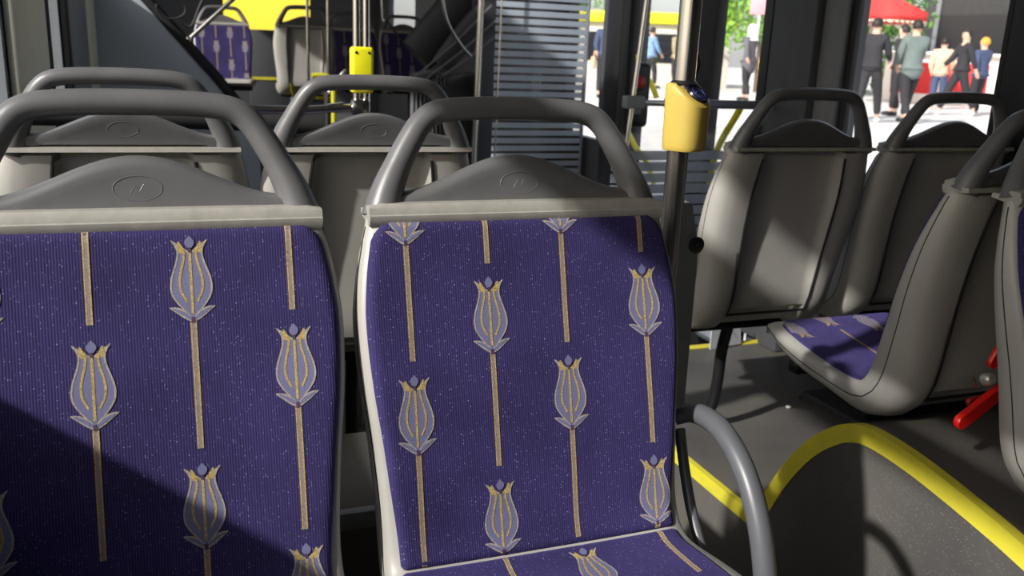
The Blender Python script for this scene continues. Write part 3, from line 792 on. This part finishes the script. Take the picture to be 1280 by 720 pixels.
# emergency housing with red button
t = thing('door_button', 'black door control box with a round red button beside the thin pole', 'button', (1.60, 2.985, .98))
b = MB(); b.box((-.055, -.02, -.15), (.055, .035, .085), bev=.02, seg=3); b.build('housing', BLACK, t)
b = MB(); b.lathe([(.030, 0), (.032, .004), (.031, .010), (.027, .012)], (0, -.02, .015), 24, M=Matrix.Rotation(R(90), 3, 'X')); rg = b.build('guard_ring', STEEL, t)
b = MB(); b.lathe([(.022, 0), (.022, .014), (.017, .019), (.008, .021)], (0, -.02, .015), 24, M=Matrix.Rotation(R(90), 3, 'X')); b.build('red_push', REDB, t)
b = MB(); b.box((-.012, -.032, -.10), (.014, -.018, -.055), bev=.003); b.build('latch', WALLG, t)
b = MB(); b.box((-.06, -.03, -1.23), (-.02, .03, 1.16), bev=.008); b.build('post', BLACK, t)

# door leaves
def door(n, y0, y1, hy, sgn):
    d = thing('door_%d' % n, '', 'door', (XR-.02, 0, 0)); 
    for k in ('label', 'category'): del d[k]
    struct(d)
    b = MB(); f_ = .055
    b.box((-.02, y0, -.20), (.02, y0+f_, 1.92), bev=.006); b.box((-.02, y1-f_, -.20), (.02, y1, 1.92), bev=.006)
    b.box((-.02, y0, -.20), (.02, y1, -.12), bev=.006); b.box((-.02, y0, 1.85), (.02, y1, 1.92), bev=.006)
    b.build('frame', BLACK, d)
    b = MB(); b.box((-.004, y0+f_, -.12), (.004, y1-f_, 1.85)); b.build('pane', GLASS, d, smooth=False)
    return d
d1 = door(1, 2.98, 3.42, 0, 1); d2 = door(2, 3.44, 4.10, 0, 1)
b = MB(); b.box((-.045, 3.33, -.2), (.015, 3.50, 1.92), bev=.01); b.build('closing_edge', RUBBER, d2)
b = MB(); b.tube(smoothpath([(-.05, 4.03, 1.09), (-.055, 3.99, 1.075), (-.06, 3.90, 1.02), (-.06, 3.80, .955), (-.05, 3.76, .90)], 5), .013, 12); b.build('handle', LIME, d2)
b = MB(); b.tube(smoothpath([(-.05, 4.03, .72), (-.055, 3.99, .70), (-.06, 3.90, .645), (-.06, 3.80, .60), (-.05, 3.72, .50)], 5), .013, 12); b.build('handle', LIME, d2)
b = MB(); b.tube(smoothpath([(-.05, 3.06, .93), (-.058, 3.10, .86), (-.06, 3.17, .77), (-.06, 3.215, .68), (-.05, 3.25, .56)], 5), .014, 12); b.build('handle', LIME, d1)

# white card box by the door, below row two
t = thing('paper_notice', 'white card tucked on the floor below the sunlit grey seat back', 'card', (1.885, 2.76, .002), R(8))
b = MB()
b.add([(0, 0, .005), (.17, .012, -.0+.005), (.16, .02, .10), (.09, .012, .105), (-.0, .0, .16), (0, .003, .005), (.17, .015, .005), (.16, .023, .10), (.09, .015, .105), (0, .003, .16)],
      [(0, 1, 2, 3, 4), (9, 8, 7, 6, 5), (0, 5, 6, 1), (1, 6, 7, 2), (2, 7, 8, 3), (3, 8, 9, 4), (4, 9, 5, 0)])
b.build('card', WHITEP, t, smooth=False)

# litter and worn spot on the floor
b = MB(); b.lathe([(.004, 0), (.009, .002), (.008, .006), (.003, .008)], n=9); o = b.build('paper_scrap', mat('white_scrap', srgb(214, 210, 204), .6)); o.location = (1.83, 2.205, 0); tag(o, 'tiny white paper scrap lying on the grey floor', 'litter')

# ------------------------------------------------------------------ articulation joint
jp = MB(); jp.prism([(XL, ZF), (.47, ZF), (.47, .565), (.235, .855), (-.115, 1.265), (-.72+.32, 1.63)], 1, 5.5, 5.56)
struct(jp.build('joint_panel_left', JOINT, smooth=False))
b = MB(); b.tube([(.50, 5.50, .53), (.245, 5.50, .865), (-.105, 5.50, 1.275), (-.36, 5.50, 1.62)], .030, 14); struct(b.build('trim_22', RUBBER))
t = thing('hand_rail', 'shiny slanted chrome rail rising from the black rubber edge at the joint', 'rail', (.10, 5.45, 1.065))
b = MB(); b.tube([(0, 0, 0), (.245, 0, .228), (.52, 0, .48), (.9, 0, .83)], .013, 14); b.build('tube', CHROME, t)
b = MB(); b.lathe([(.02, 0), (.02, .01), (.014, .02)], (0, 0, 0), 14, M=Vector((1, 0, 1)).to_track_quat('Z', 'Y').to_matrix()); b.build('end_cap', CHROME, t)
t = thing('cable_loop', 'black hanging cable loop beside the slanted chrome rail', 'cable', (.02, 5.44, 1.17))
b = MB(); b.tube([(.075*cos(a), 0, .055*sin(a)+.06) for a in [R(-200+220*k/24) for k in range(25)]], .006, 8); b.tube(smoothpath([(.04, .0, .0), (.10, 0, -.03), (.16, 0, .10), (.25, 0, .25)], 4), .008, 8); b.build('loop', RUBBER, t)
# bellows on the right: pleated curtain and folded overhead bulge
bl = thing('joint_bellows', 'dark pleated rubber bellows of the bus joint beside the striped screen', 'bellows', (0, 0, 0))
b = MB(); vs = []; n = 40; pts = []
for i in range(n+1):
    x = 1.27+.40*i/n; y = 5.05+.05*(1 if i % 2 else -1)-.10*sin(pi*i/n); pts.append((x, y))
for i, (x, y) in enumerate(pts):
    zt = .935 - .012*cos(i*.3)
    for z in (ZF, .4, .8, zt-.01, zt): vs.append((x, y + (0.03 if z == zt else 0), z))
b.add(vs, [(i*5+k, (i+1)*5+k, (i+1)*5+k+1, i*5+k+1) for i in range(n) for k in range(4)])
o = b.build('pleats', BELLOW, bl, angle=20); md = o.modifiers.new('s', 'SOLIDIFY'); md.thickness = .01
def slab(p0, p1, r0, r1, name, mm):
    b = MB(); b.tube(smoothpath([p0, [(p0[i]+p1[i])/2+(0, 0, .02)[i] for i in range(3)], p1], 8), [r0+(r1-r0)*k/16 for k in range(17)], 20, flat=.45, nrm=(0, 1, 0)); return b.build(name, mm, bl)
BULGE = mat('soft_black_bellows_rubber', srgb(46, 46, 48), .55, noise=.1)
slab((1.33, 5.15, 1.03), (1.80, 5.2, 1.47), .11, .16, 'folded_bulge', BULGE)
slab((1.43, 5.0, .98), (1.75, 5.0, 1.32), .06, .09, 'folded_bulge', BULGE)
b = MB()
for k, (dx, dz) in enumerate([(0, 0), (.05, -.06), (.09, -.12)]):
    b.tube([(1.28+dx, 4.93, .93+dz*.3), (1.48+dx, 4.93, 1.10+dz*.6), (1.70+dx, 4.93, 1.32+dz)], .006, 8)
b.build('rib', BELLOW, bl)
# joint wall to the right of bellows and curtain to the far section's side
b = MB(); b.box((1.62, 5.0, ZF), (XR, 5.04, 2.15)); struct(b.build('joint_panel_right', WALLD, smooth=False))
t = thing('hand_rail', 'curved thin chrome rail over the dark bellows', 'rail', (0, 4.75, 0))
b = MB(); b.tube(smoothpath([(1.365, 0, 2.14), (1.365, 0, 1.42), (1.37, 0, 1.30), (1.40, 0, 1.20), (1.47, 0, 1.10), (1.53, 0, 1.04)], 5), .009, 10); b.build('tube', CHROME, t)
t = thing('hand_rail', 'thin chrome rail descending to the bellows between the far seats', 'rail', (0, 5.3, 0))
b = MB(); b.tube(smoothpath([(1.15, 0, 2.14), (1.16, 0, 1.30), (1.19, 0, 1.22), (1.27, 0, 1.12), (1.36, 0, 1.04)], 5), .006, 8); b.build('tube', CHROME, t)
# far pole with yellow grips
pole('grab_pole', 'slim far pole standing in the gap between joint and far seats', 1.06, 6.6, ZF, 2.14, .012)
pole('grab_pole', 'second slim far pole in front of the grey-backed far seat', .93, 6.7, ZF, 2.14, .010)
t = thing('partition', 'dark low partition with a yellow stripe beside the sunlit far seat', 'partition', (.70, 8.62, farz))
b = MB(); b.box((-.03, 0, 0), (.34, .04, .86), bev=.005); b.build('panel', WALLD, t)
b = MB(); b.box((-.03, -.006, .42), (.34, .0, .445)); b.build('yellow_stripe', TRIMY, t)
t = thing('step_box', 'pale far step box with a yellow top edge below the grey-backed far seat', 'box', (.84, 6.4, ZF+.05))
b = MB(); b.box((-.06, 0, -.05), (.20, .14, .90), bev=.01); b.build('body', WALLG, t)
b = MB(); b.tube(smoothpath([(-.07, -.006, 1.0), (-.06, -.01, .93), (-.02, -.01, .905), (.2, -.01, .90)], 4), .014, 10); b.build('yellow_edge', STEPY, t)
t = thing('hand_rail', 'curved yellow rail low in the joint behind the second row handle', 'rail', (.80, 5.2, 0))
b = MB(); b.tube(smoothpath([(-.06, 0, .90), (.02, 0, .90), (.055, 0, .86), (.06, 0, .78), (.06, 0, -.25)], 5), .015, 12); b.build('tube', STEPY, t)
t = thing('hand_rail', 'short curved chrome rail by the far pale step box', 'rail', (.86, 5.35, 0))
b = MB(); b.tube(smoothpath([(-.02, 0, -.25), (-.02, 0, .70), (.0, 0, .80), (.07, 0, .90), (.10, 0, .93)], 5), .014, 12); b.build('tube', CHROME, t)

# ------------------------------------------------------------------ outside
PAV = mat('pale_plaza_paving', srgb(212, 209, 205), .85, noise=.08, nscale=3)
b = MB()
b.add([(XR+.12, -40, -.45), (XR+.12, 70, -.45), (8.5, 70, .1), (8.5, -40, .1), (90, 70, .1), (90, -40, .1)], [(0, 3, 2, 1), (3, 5, 4, 2)])
struct(b.build('ground', PAV, smooth=False, recalc=False))
ASPH = mat('grey_asphalt', srgb(120, 120, 122), .9, noise=.1, nscale=4)
b = MB(); b.add([(-60, -40, -.46), (XR+.12, -40, -.46), (XR+.12, 70, -.46), (-60, 70, -.46)], [(0, 1, 2, 3)]); struct(b.build('ground_street', ASPH, smooth=False, recalc=False))
def az(px_depth, bearing):        # polar placement from the bus interior, bearing in degrees right of the bus axis
    return (px_depth*sin(R(bearing)), px_depth*cos(R(bearing)))
SKIN = mat('skin', srgb(214, 170, 146), .55, noise=.04)
def cloth(n, c, r_=.85): return mat(n, srgb(*c), r_, noise=.08, nscale=12)
def skinmesh(name, verts, edges, radii, m_, parent, sub=2, root=0):
    me = bpy.data.meshes.new(name); me.from_pydata([tuple(v) for v in verts], edges, []); me.materials.append(m_)
    o = bpy.data.objects.new(name, me); COL.objects.link(o); o.parent = parent
    sm = o.modifiers.new('skin', 'SKIN'); sm.use_smooth_shade = True
    for i, r_ in enumerate(radii):
        me.skin_vertices[0].data[i].radius = (r_, r_) if not isinstance(r_, tuple) else r_
    me.skin_vertices[0].data[root].use_root = True
    sb_ = o.modifiers.new('sub', 'SUBSURF'); sb_.levels = sub; sb_.render_levels = sub
    return o
def person(label, loc, rz, coat, trousers, shoes, hair, stride=.25, longcoat=.0, arms=((.25, -.1), (-.25, -.1)), scarf=None, bag=None, group='pedestrians outside the windows'):
    t = thing('person', label, 'person', loc, rz, group)
    # faces local -y ; height 1.72
    hip = Vector((0, 0, .92))
    def chain(V, E, Rr, start, pts):
        p = start
        for (q, r_) in pts:
            V.append(Vector(q)); Rr.append(r_); E.append((p, len(V)-1)); p = len(V)-1
        return p
    lf = -stride; rf = stride
    legs = []
    for sx, s_ in ((-1, lf), (1, rf)):
        back = max(0, s_)
        legs.append([((sx*.09, .0, .86), .085), ((sx*.095, s_*.45-.03, .48), .062), ((sx*.095, s_*.95+.02, .10+back*.12), .040), ((sx*.095, s_*.95-.02, .05+back*.10), .036), ((sx*.10, s_*.95-.13, .035+back*.02), .030)])
    V = [hip]; Rr = [(.14, .10)]; E = []
    for L in legs: chain(V, E, Rr, 0, L)
    ch = chain(V, E, Rr, 0, [((0, 0, 1.12), (.13, .09)), ((0, .01, 1.33), (.15, .10)), ((0, .01, 1.43), (.09, .07))])
    armj = []
    for sx, (sw, bend) in zip((-1, 1), arms):
        sh = (sx*.175, .01, 1.395); el = (sx*.215, -sw*.30, 1.12+abs(sw)*.05); wr = (sx*(.215-.3*abs(bend)), -sw*.62+bend*.6, .90+abs(bend)*.5+abs(sw)*.08)
        hd = tuple(wr[i]+(wr[i]-el[i])*.28 for i in range(3))
        e = chain(V, E, Rr, ch-1, [(sh, .058), (el, .042), (wr, .027), (hd, .026)])
        d = (Vector(wr)-Vector(el)).normalized(); sd_ = Vector((0, 1, 0)) - d*d.y; sd_.normalize()
        for k in range(4):
            base = Vector(hd)+d*.02+sd_*(k-1.5)*.020
            chain(V, E, Rr, e, [(base, .010), (base+d*(.035+.006*(1 if k in (1, 2) else 0))+Vector((-sx*.006, 0, 0)), .008), (base+d*.06+Vector((-sx*.018, 0, 0)), .007)])
        base = Vector(wr)+d*.03-sd_*.03
        chain(V, E, Rr, e-1, [(base, .011), (base+d*.035-sd_*.012, .009)])
        armj.append((sh, el, wr))
    nk = chain(V, E, Rr, ch, [((0, 0, 1.50), (.055, .055)), ((0, -.01, 1.58), (.070, .080)), ((0, -.008, 1.655), (.072, .085)), ((0, 0, 1.70), (.045, .055))])
    chain(V, E, Rr, nk-2, [((0, -.10, 1.585), .014)])
    for sx in (-1, 1): chain(V, E, Rr, nk-2, [((sx*.082, .005, 1.59), .014)])
    skinmesh('body', V, E, Rr, SKIN, t)
    # face
    for sx in (-1, 1):
        b = MB(); b.lathe([(.001, -.006), (.008, -.003), (.008, .003), (.001, .006)], (sx*.03, -.088, 1.615), 8); b.build('eye', DARKT, t)
    b = MB(); b.box((-.022, -.092, 1.548), (.022, -.083, 1.554)); b.build('mouth', DARKT, t)
    # trousers
    V = [hip]; Rr = [(.155, .115)]; E = []
    for L in legs: chain(V, E, Rr, 0, [(L[0][0], .105), (L[1][0], .080), ((L[2][0][0], L[2][0][1], L[2][0][2]+.02), .062)])
    chain(V, E, Rr, 0, [((0, 0, 1.03), (.145, .10))])
    skinmesh('trousers', V, E, Rr, trousers, t)
    # coat
    V = [Vector((0, .005, 1.05))]; Rr = [(.165, .125)]; E = []
    c2 = chain(V, E, Rr, 0, [((0, .01, 1.20), (.165, .12)), ((0, .01, 1.36), (.175, .115)), ((0, .01, 1.455), (.085, .075))])
    for (sh, el, wr) in armj: chain(V, E, Rr, c2-1, [(sh, .078), (el, .062), (tuple(Vector(wr)*.93+Vector(el)*.07), .048)])
    chain(V, E, Rr, 0, [((0, .01, .92), (.175, .135)), ((0, .015, .82-longcoat), (.185+longcoat*.15, .145+longcoat*.12))])
    skinmesh('coat', V, E, Rr, coat, t)
    for L in legs:
        a = Vector(L[3][0]); b = MB()
        b.tube([a+Vector((0, .06, -.008)), a+Vector((0, .03, -.005)), a+Vector((0, -.05, -.008)), a+Vector((0, -.13, -.015)), a+Vector((0, -.16, -.018))], [.030, .046, .048, .040, .022], 12); b.build('shoe', shoes, t)
    if hair:
        b = MB(); n = 16; vs = []
        for i in range(9):
            f_ = pi*.62*i/8
            for k in range(n):
                a = 2*pi*k/n; fr = 1 if sin(a) > -.3 else .62
                ff = f_*fr; vs.append((.092*sin(ff)*cos(a), .010+.108*sin(ff)*sin(a), 1.612+.115*cos(ff)))
        b.add(vs, [(i*n+k, i*n+(k+1) % n, (i+1)*n+(k+1) % n, (i+1)*n+k) for i in range(8) for k in range(n)]); b.build('hair', hair, t, angle=80)
    if scarf:
        b = MB(); b.lathe([(.03, 1.735), (.075, 1.72), (.105, 1.66), (.112, 1.58), (.10, 1.50), (.125, 1.44), (.17, 1.38), (.15, 1.36)], (0, .025, 0), 18); b.build('head_scarf', scarf, t, angle=70)
    if bag:
        b = MB(); b.box((.20, -.12, .62), (.30, .16, .88), bev=.03, seg=3); b.tube(smoothpath([(.25, -.08, .87), (.23, -.05, 1.05), (.23, .05, 1.05), (.25, .12, .87)], 4), .010, 8); b.build('bag', bag, t)
    return t
BLK = cloth('black_wool', (40, 40, 44)); GRY = cloth('grey_coat_wool', (92, 90, 98)); GRN = cloth('grey_green_jacket', (104, 116, 114)); DNM = cloth('blue_denim', (62, 74, 104))
WSH = cloth('white_trainer', (232, 230, 228)); HBR = cloth('dark_hair', (34, 26, 22), .6); SC = cloth('white_scarf', (236, 232, 228)); ORG = cloth('peach_cloth', (214, 176, 150)); BLU = cloth('pale_blue_shirt', (120, 150, 190)); KHK = cloth('khaki', (150, 140, 110))
def at(bear, dist): x, y = az(dist, bear); return (x, y, .1)
GP = 'pedestrians outside the windows'
person('woman in a grey coat and white head scarf outside the narrow door window', at(34.85, 22.0), R(200), GRY, BLK, BLK, None, .12, .25, scarf=SC)
person('person in dark clothes partly hidden by the dark pillar right of the white-scarfed woman', at(36.75, 21.5), R(20), BLK, DNM, BLK, HBR, .15)
person('person all in black with white trainers by the window pillar', at(41.85, 16.6), R(115), BLK, BLK, WSH, HBR, .28, .0, arms=((.3, -.25), (-.1, -.3)), scarf=None, bag=None)
person('person in a long charcoal coat partly behind the grey pillar, left of the black-clad walker', at(40.8, 17.2), R(60), cloth('charcoal_coat', (62, 62, 70)), BLK, BLK, HBR, .1, .3)
person('man in a grey-green jacket and black trousers walking away', at(43.95, 17.0), R(160), GRN, BLK, BLK, HBR, .30, .10, arms=((.5, 0), (.1, -.1)))
person('dark-haired person in black just behind the man in the grey-green jacket', at(43.3, 19.2), R(200), BLK, BLK, BLK, HBR, .1)
person('man in a black suit striding in front of the red and white stall', at(46.55, 20.8), R(250), BLK, BLK, WSH, HBR, .33, .0, arms=((.4, -.1), (-.3, 0)))
person('person in a peach top and blue jeans beside the man in the black suit', (*at(45.5, 23.5)[:2], -.0), R(120), ORG, DNM, BLK, HBR, .05)
person('person in blue beside the dark pillar, right of the man in the black suit', (*at(47.5, 22.5)[:2], -.0), R(180), DNM, BLK, BLK, cloth('fair_hair', (220, 150, 60)), .05)
person('distant person in a blue shirt left of the thick pole, seen through the door', at(29.0, 27), R(90), BLU, BLK, BLK, HBR, .15)
person('distant person in khaki just left of the thick pole, seen through the door', at(30.6, 26), R(190), KHK, BLK, BLK, HBR, .1)
person('person with a peach-coloured bag in the bright gap beside the striped screen', at(26.2, 20), R(150), DNM, BLK, BLK, HBR, .1, bag=ORG)

# red canopy
REDC = cloth('red_canvas', (214, 58, 56)); CRM = cloth('cream_fringe', (232, 220, 190))
def canopy(bear, dist, w_, h_, z):
    x, y = az(dist, bear); t = thing('market_umbrella', 'red market umbrella with a scalloped cream edge', 'umbrella', (x, y, .1), R(-bear))
    b = MB(); n = 8; rr_ = w_
    vs = [(0, 0, z+h_)]
    for k in range(n*6):
        a = 2*pi*(k)/(n*6)+pi/8; rad = rr_*cos(pi/8)/cos(((a-pi/8) % (pi/4))-pi/8)/cos(pi/8)*.95; vs.append((rad*cos(a), rad*sin(a), z))
    N = n*6; fs = [(0, 1+k, 1+(k+1) % N) for k in range(N)]; b.add(vs, fs)
    b.add([(v[0], v[1], v[2]) for v in vs[1:]]+[(v[0]*1.0, v[1]*1.0, z-.20) for v in vs[1:]], [(k, (k+1) % N, N+(k+1) % N, N+k) for k in range(N)])
    o = b.build('canvas', REDC, t, angle=20); md = o.modifiers.new('s', 'SOLIDIFY'); md.thickness = .012
    b = MB()
    for k in range(N):
        p, q = Vector(vs[1+k]), Vector(vs[1+(k+1) % N]); mdp = (p+q)/2
        b.add([(p.x, p.y, z-.20), (q.x, q.y, z-.20), (q.x*.5+p.x*.5, q.y*.5+p.y*.5, z-.27), (p.x*.999, p.y*.999, z-.23)], [(0, 1, 2), (0, 2, 3)])
    o = b.build('fringe', CRM, t); md = o.modifiers.new('s', 'SOLIDIFY'); md.thickness = .01
    b = MB(); b.tube([(0, 0, 0), (0, 0, z+h_)], .03, 10); b.build('post', WHITEP, t)
canopy(41.5, 24.0, 1.25, .60, 2.15)
# stall behind: white counter with red panels
x, y = az(26.5, 47.5)
t = thing('market_stall', 'white street stall with red panels behind the walking people', 'stall', (x, y, .1), R(-47))
b = MB(); b.box((-2.3, 0, 0), (5.5, .8, 1.25), bev=.03); b.build('counter', mat('white_stall_paint', srgb(228, 222, 214), .6), t)
b = MB(); b.box((-2.5, -.2, 1.25), (5.7, 1.0, 1.32), bev=.02); b.build('counter_top', mat('white_stall_top', srgb(236, 232, 226), .5), t)
for xx in (-2.1, -.8, .6, 3.0):
    b = MB(); b.box((xx, -.02, .25), (xx+1.0, .0, 1.05), bev=.01); b.build('red_panel', mat('red_stall_panel', srgb(206, 40, 40), .6) if xx == -2.1 else bpy.data.materials['red_stall_panel'], t)
# dark building
x, y = az(36, 47)
t = thing('building', 'dark glazed shop front behind the stall', 'building', (x, y, .1), R(-47))
b = MB(); b.box((-1.8, 0, 1.0), (16, 6, 7), bev=.05); b.build('facade', mat('dark_facade', srgb(52, 52, 58), .5, noise=.15, nscale=1), t)
b = MB(); b.box((-1.8, -.15, 0), (16, 0, 1.25)); b.build('base_wall', mat('grey_base_wall', srgb(150, 142, 136), .8, noise=.1, nscale=3), t)
for k in range(2, 9):
    b = MB(); b.box((-6.2+k*2.4, -.12, 1.2), (-6.05+k*2.4, .0, 7), bev=.02); b.build('mullion', WALLG, t)
for k in range(2, 9):
    b = MB(); b.box((-6.0+k*2.4, -.03, 1.5), (-3.9+k*2.4, .02, 4.8)); b.build('window', mat('dark_shop_glass', srgb(30, 32, 38), .15) if k == 2 else bpy.data.materials['dark_shop_glass'], t)
# trees and hedges: leaf masses
def leaves(name, label, c, rad, n, m_, cat='tree', trunk=True):
    t = thing(name, label, cat, (c[0], c[1], .1)); b = MB()
    for i in range(n):
        while True:
            p = Vector((random.uniform(-1, 1), random.uniform(-1, 1), random.uniform(-1, 1)))
            if .25 < p.length < 1: break
        lob = 1+.18*sin(p.x*7)*cos(p.z*6+p.y*5)
        p = Vector((p.x*rad[0]*lob, p.y*rad[1]*lob, c[2]+p.z*rad[2]*lob))
        q = Quaternion((random.gauss(0, 1), random.gauss(0, 1), random.gauss(0, 1), random.gauss(0, 1))).normalized(); s_ = random.uniform(.06, .14)
        b.add([p+q @ Vector(v) for v in ((-s_, 0, 0), (0, -s_*.5, .02), (s_, 0, 0), (0, s_*.5, .02))], [(0, 1, 2, 3)])
    b.build('foliage', m_, t, smooth=False, recalc=False)
    if trunk:
        b = MB(); b.tube([(0, 0, 0), (.03, .02, c[2]*.5), (0, 0, c[2]), (.05, 0, c[2]+rad[2]*.6)], [.16, .13, .10, .04], 10); b.build('trunk', mat('bark', srgb(96, 78, 62), .9, noise=.2) if 'bark' not in bpy.data.materials else bpy.data.materials['bark'], t)
    return t
LEAF = mat('bright_green_leaves', srgb(120, 168, 52), .6, noise=.3, nscale=2); LEAF2 = mat('mid_green_leaves', srgb(96, 140, 56), .6, noise=.3, nscale=2)
x, y = az(28, 35.5); leaves('street_tree', 'bright green tree seen through the narrow window left of the seats', (x, y, 3.1), (2.3, 2.3, 1.9), 5200, LEAF)
x, y = az(31.5, 41.4); leaves('street_tree', 'green tree behind the red market umbrella', (x, y, 2.4), (1.7, 1.7, 2.2), 4200, LEAF2)
# street sign
x, y = az(24.5, 35.2); t = thing('street_sign', 'pinkish round-cornered street sign on a white post in front of the bright green tree', 'sign', (x, y, .1), R(-36))
b = MB(); b.tube([(0, 0, 0), (0, 0, 2.6)], .035, 10); b.build('post', WHITEP, t)
b = MB(); b.box((-.25, -.06, 2.05), (.25, -.03, 2.55), bev=.04); b.build('plate', mat('pink_sign', srgb(226, 150, 160), .5), t)
x, y = az(20.5, 35.95); t = thing('rubbish_bag', 'bright yellow bag held near the white-scarfed woman', 'bag', (x, y, .1))
b = MB(); b.lathe([(.10, .55), (.17, .6), (.18, .95), (.13, 1.15), (.05, 1.2)], n=14); b.lathe([(.03, 0), (.03, .56)], n=8); b.build('bag', LIME, t)
# yellow awning / kiosk left of the pole
x, y = az(30, 29.5); t = thing('kiosk', 'small kiosk with a bright yellow roof edge beyond the door glass', 'kiosk', (x, y, .1), R(-30))
b = MB(); b.box((-2.6, 0, 0), (2.2, 1.6, 1.9), bev=.03); b.build('body', mat('pale_kiosk_paint', srgb(196, 190, 182), .7), t)
b = MB(); b.box((-2.8, -.2, 1.9), (2.4, 1.8, 2.25), bev=.04); b.build('roof_edge', LIME, t)
b = MB(); b.box((-2.4, -.03, .7), (2.0, .0, 1.6)); b.build('window', bpy.data.materials['dark_shop_glass'], t)
x, y = az(45, 22); leaves('street_tree', 'dark green tree behind the kiosk beyond the striped screen', (x, y, 3.6), (5, 3.5, 3.2), 4200, LEAF2)
# car outside the left windows
def car(label, loc, rz, paint):
    t = thing('car', label, 'car', loc, rz)
    sec = [(-2.1, .35), (-2.12, .75), (-1.95, .92), (-1.35, 1.0), (-.75, 1.40), (.55, 1.42), (1.35, 1.0), (2.0, .85), (2.1, .6), (2.08, .32)]
    b = MB(); n = len(sec); vs = []
    for xx, k in ((-.86, .0), (-.80, .03), (.80, .03), (.86, .0)):
        for (yy, z) in sec: tz = (z-1.0)*.35 if z > 1.0 else 0; vs.append((xx*(1-max(0, tz)), yy, z+(k if z > .5 else 0)))
    fs = [(i*n+k, i*n+(k+1) % n, (i+1)*n+(k+1) % n, (i+1)*n+k) for i in range(3) for k in range(n)]+[tuple(range(n)), tuple(3*n+k for k in range(n))]
    b.add(vs, fs); b.build('body', paint, t, angle=30)
    b = MB(); b.add([(-.66, -1.28, 1.07), (.66, -1.28, 1.07), (.60, -.80, 1.40), (-.60, -.80, 1.40)], [(0, 1, 2, 3)]); b.add([(-.66, 1.30, 1.06), (.66, 1.30, 1.06), (.60, .62, 1.43), (-.60, .62, 1.43)], [(3, 2, 1, 0)])
    o = b.build('windscreen', bpy.data.materials['dark_shop_glass'], t, recalc=False); o.modifiers.new('s', 'SOLIDIFY').thickness = .01
    for sx in (-1, 1):
        for yy in (-1.35, 1.3):
            b = MB(); b.lathe([(.16, -.1), (.31, -.1), (.33, -.06), (.33, .06), (.31, .1), (.16, .1)], (sx*.78, yy, .33), 24, M=Matrix.Rotation(R(90), 3, 'Y')); b.build('wheel', RUBBER, t)
        b = MB(); b.box((sx*.72-.12, -2.14, .72), (sx*.72+.12, -2.0, .88), bev=.02); b.build('tail_light', mat('red_tail_light', srgb(230, 30, 20), .3, emis=((1, .05, .02, 1), 2.5)) if 'red_tail_light' not in bpy.data.materials else bpy.data.materials['red_tail_light'], t)
    return t
car('grey car with a red tail light on the street outside the left window', (-2.35, 20.5, -.46), 0, mat('grey_car_paint', srgb(130, 134, 142), .3, .3))
t = thing('yellow_glare_coach', 'invented yellow coach standing in for the yellow glare beyond the far end window', 'coach', (1.0, 17.0, -.46))  # made-up coach; its yellow body imitates glare in the far window
b = MB(); b.box((-2.0, 0, .35), (2.6, 6, 2.9), bev=.12, seg=3); b.build('body', mat('glare_yellow_paint', srgb(238, 214, 60), .35), t)
b = MB(); b.box((-1.7, -.02, 2.25), (2.3, .03, 2.75), bev=.02); b.build('rear_window', bpy.data.materials['dark_shop_glass'], t)
for xx in (-1.7, 2.3):
    b = MB(); b.lathe([(.2, -.14), (.46, -.14), (.5, -.08), (.5, .08), (.46, .14), (.2, .14)], (xx, 1.6, .5), 24, M=Matrix.Rotation(R(90), 3, 'Y')); b.build('wheel', RUBBER, t)
    b = MB(); b.box((xx-.14, -.03, 1.1), (xx+.14, .03, 1.3), bev=.02); b.build('tail_light', bpy.data.materials['red_tail_light'], t)
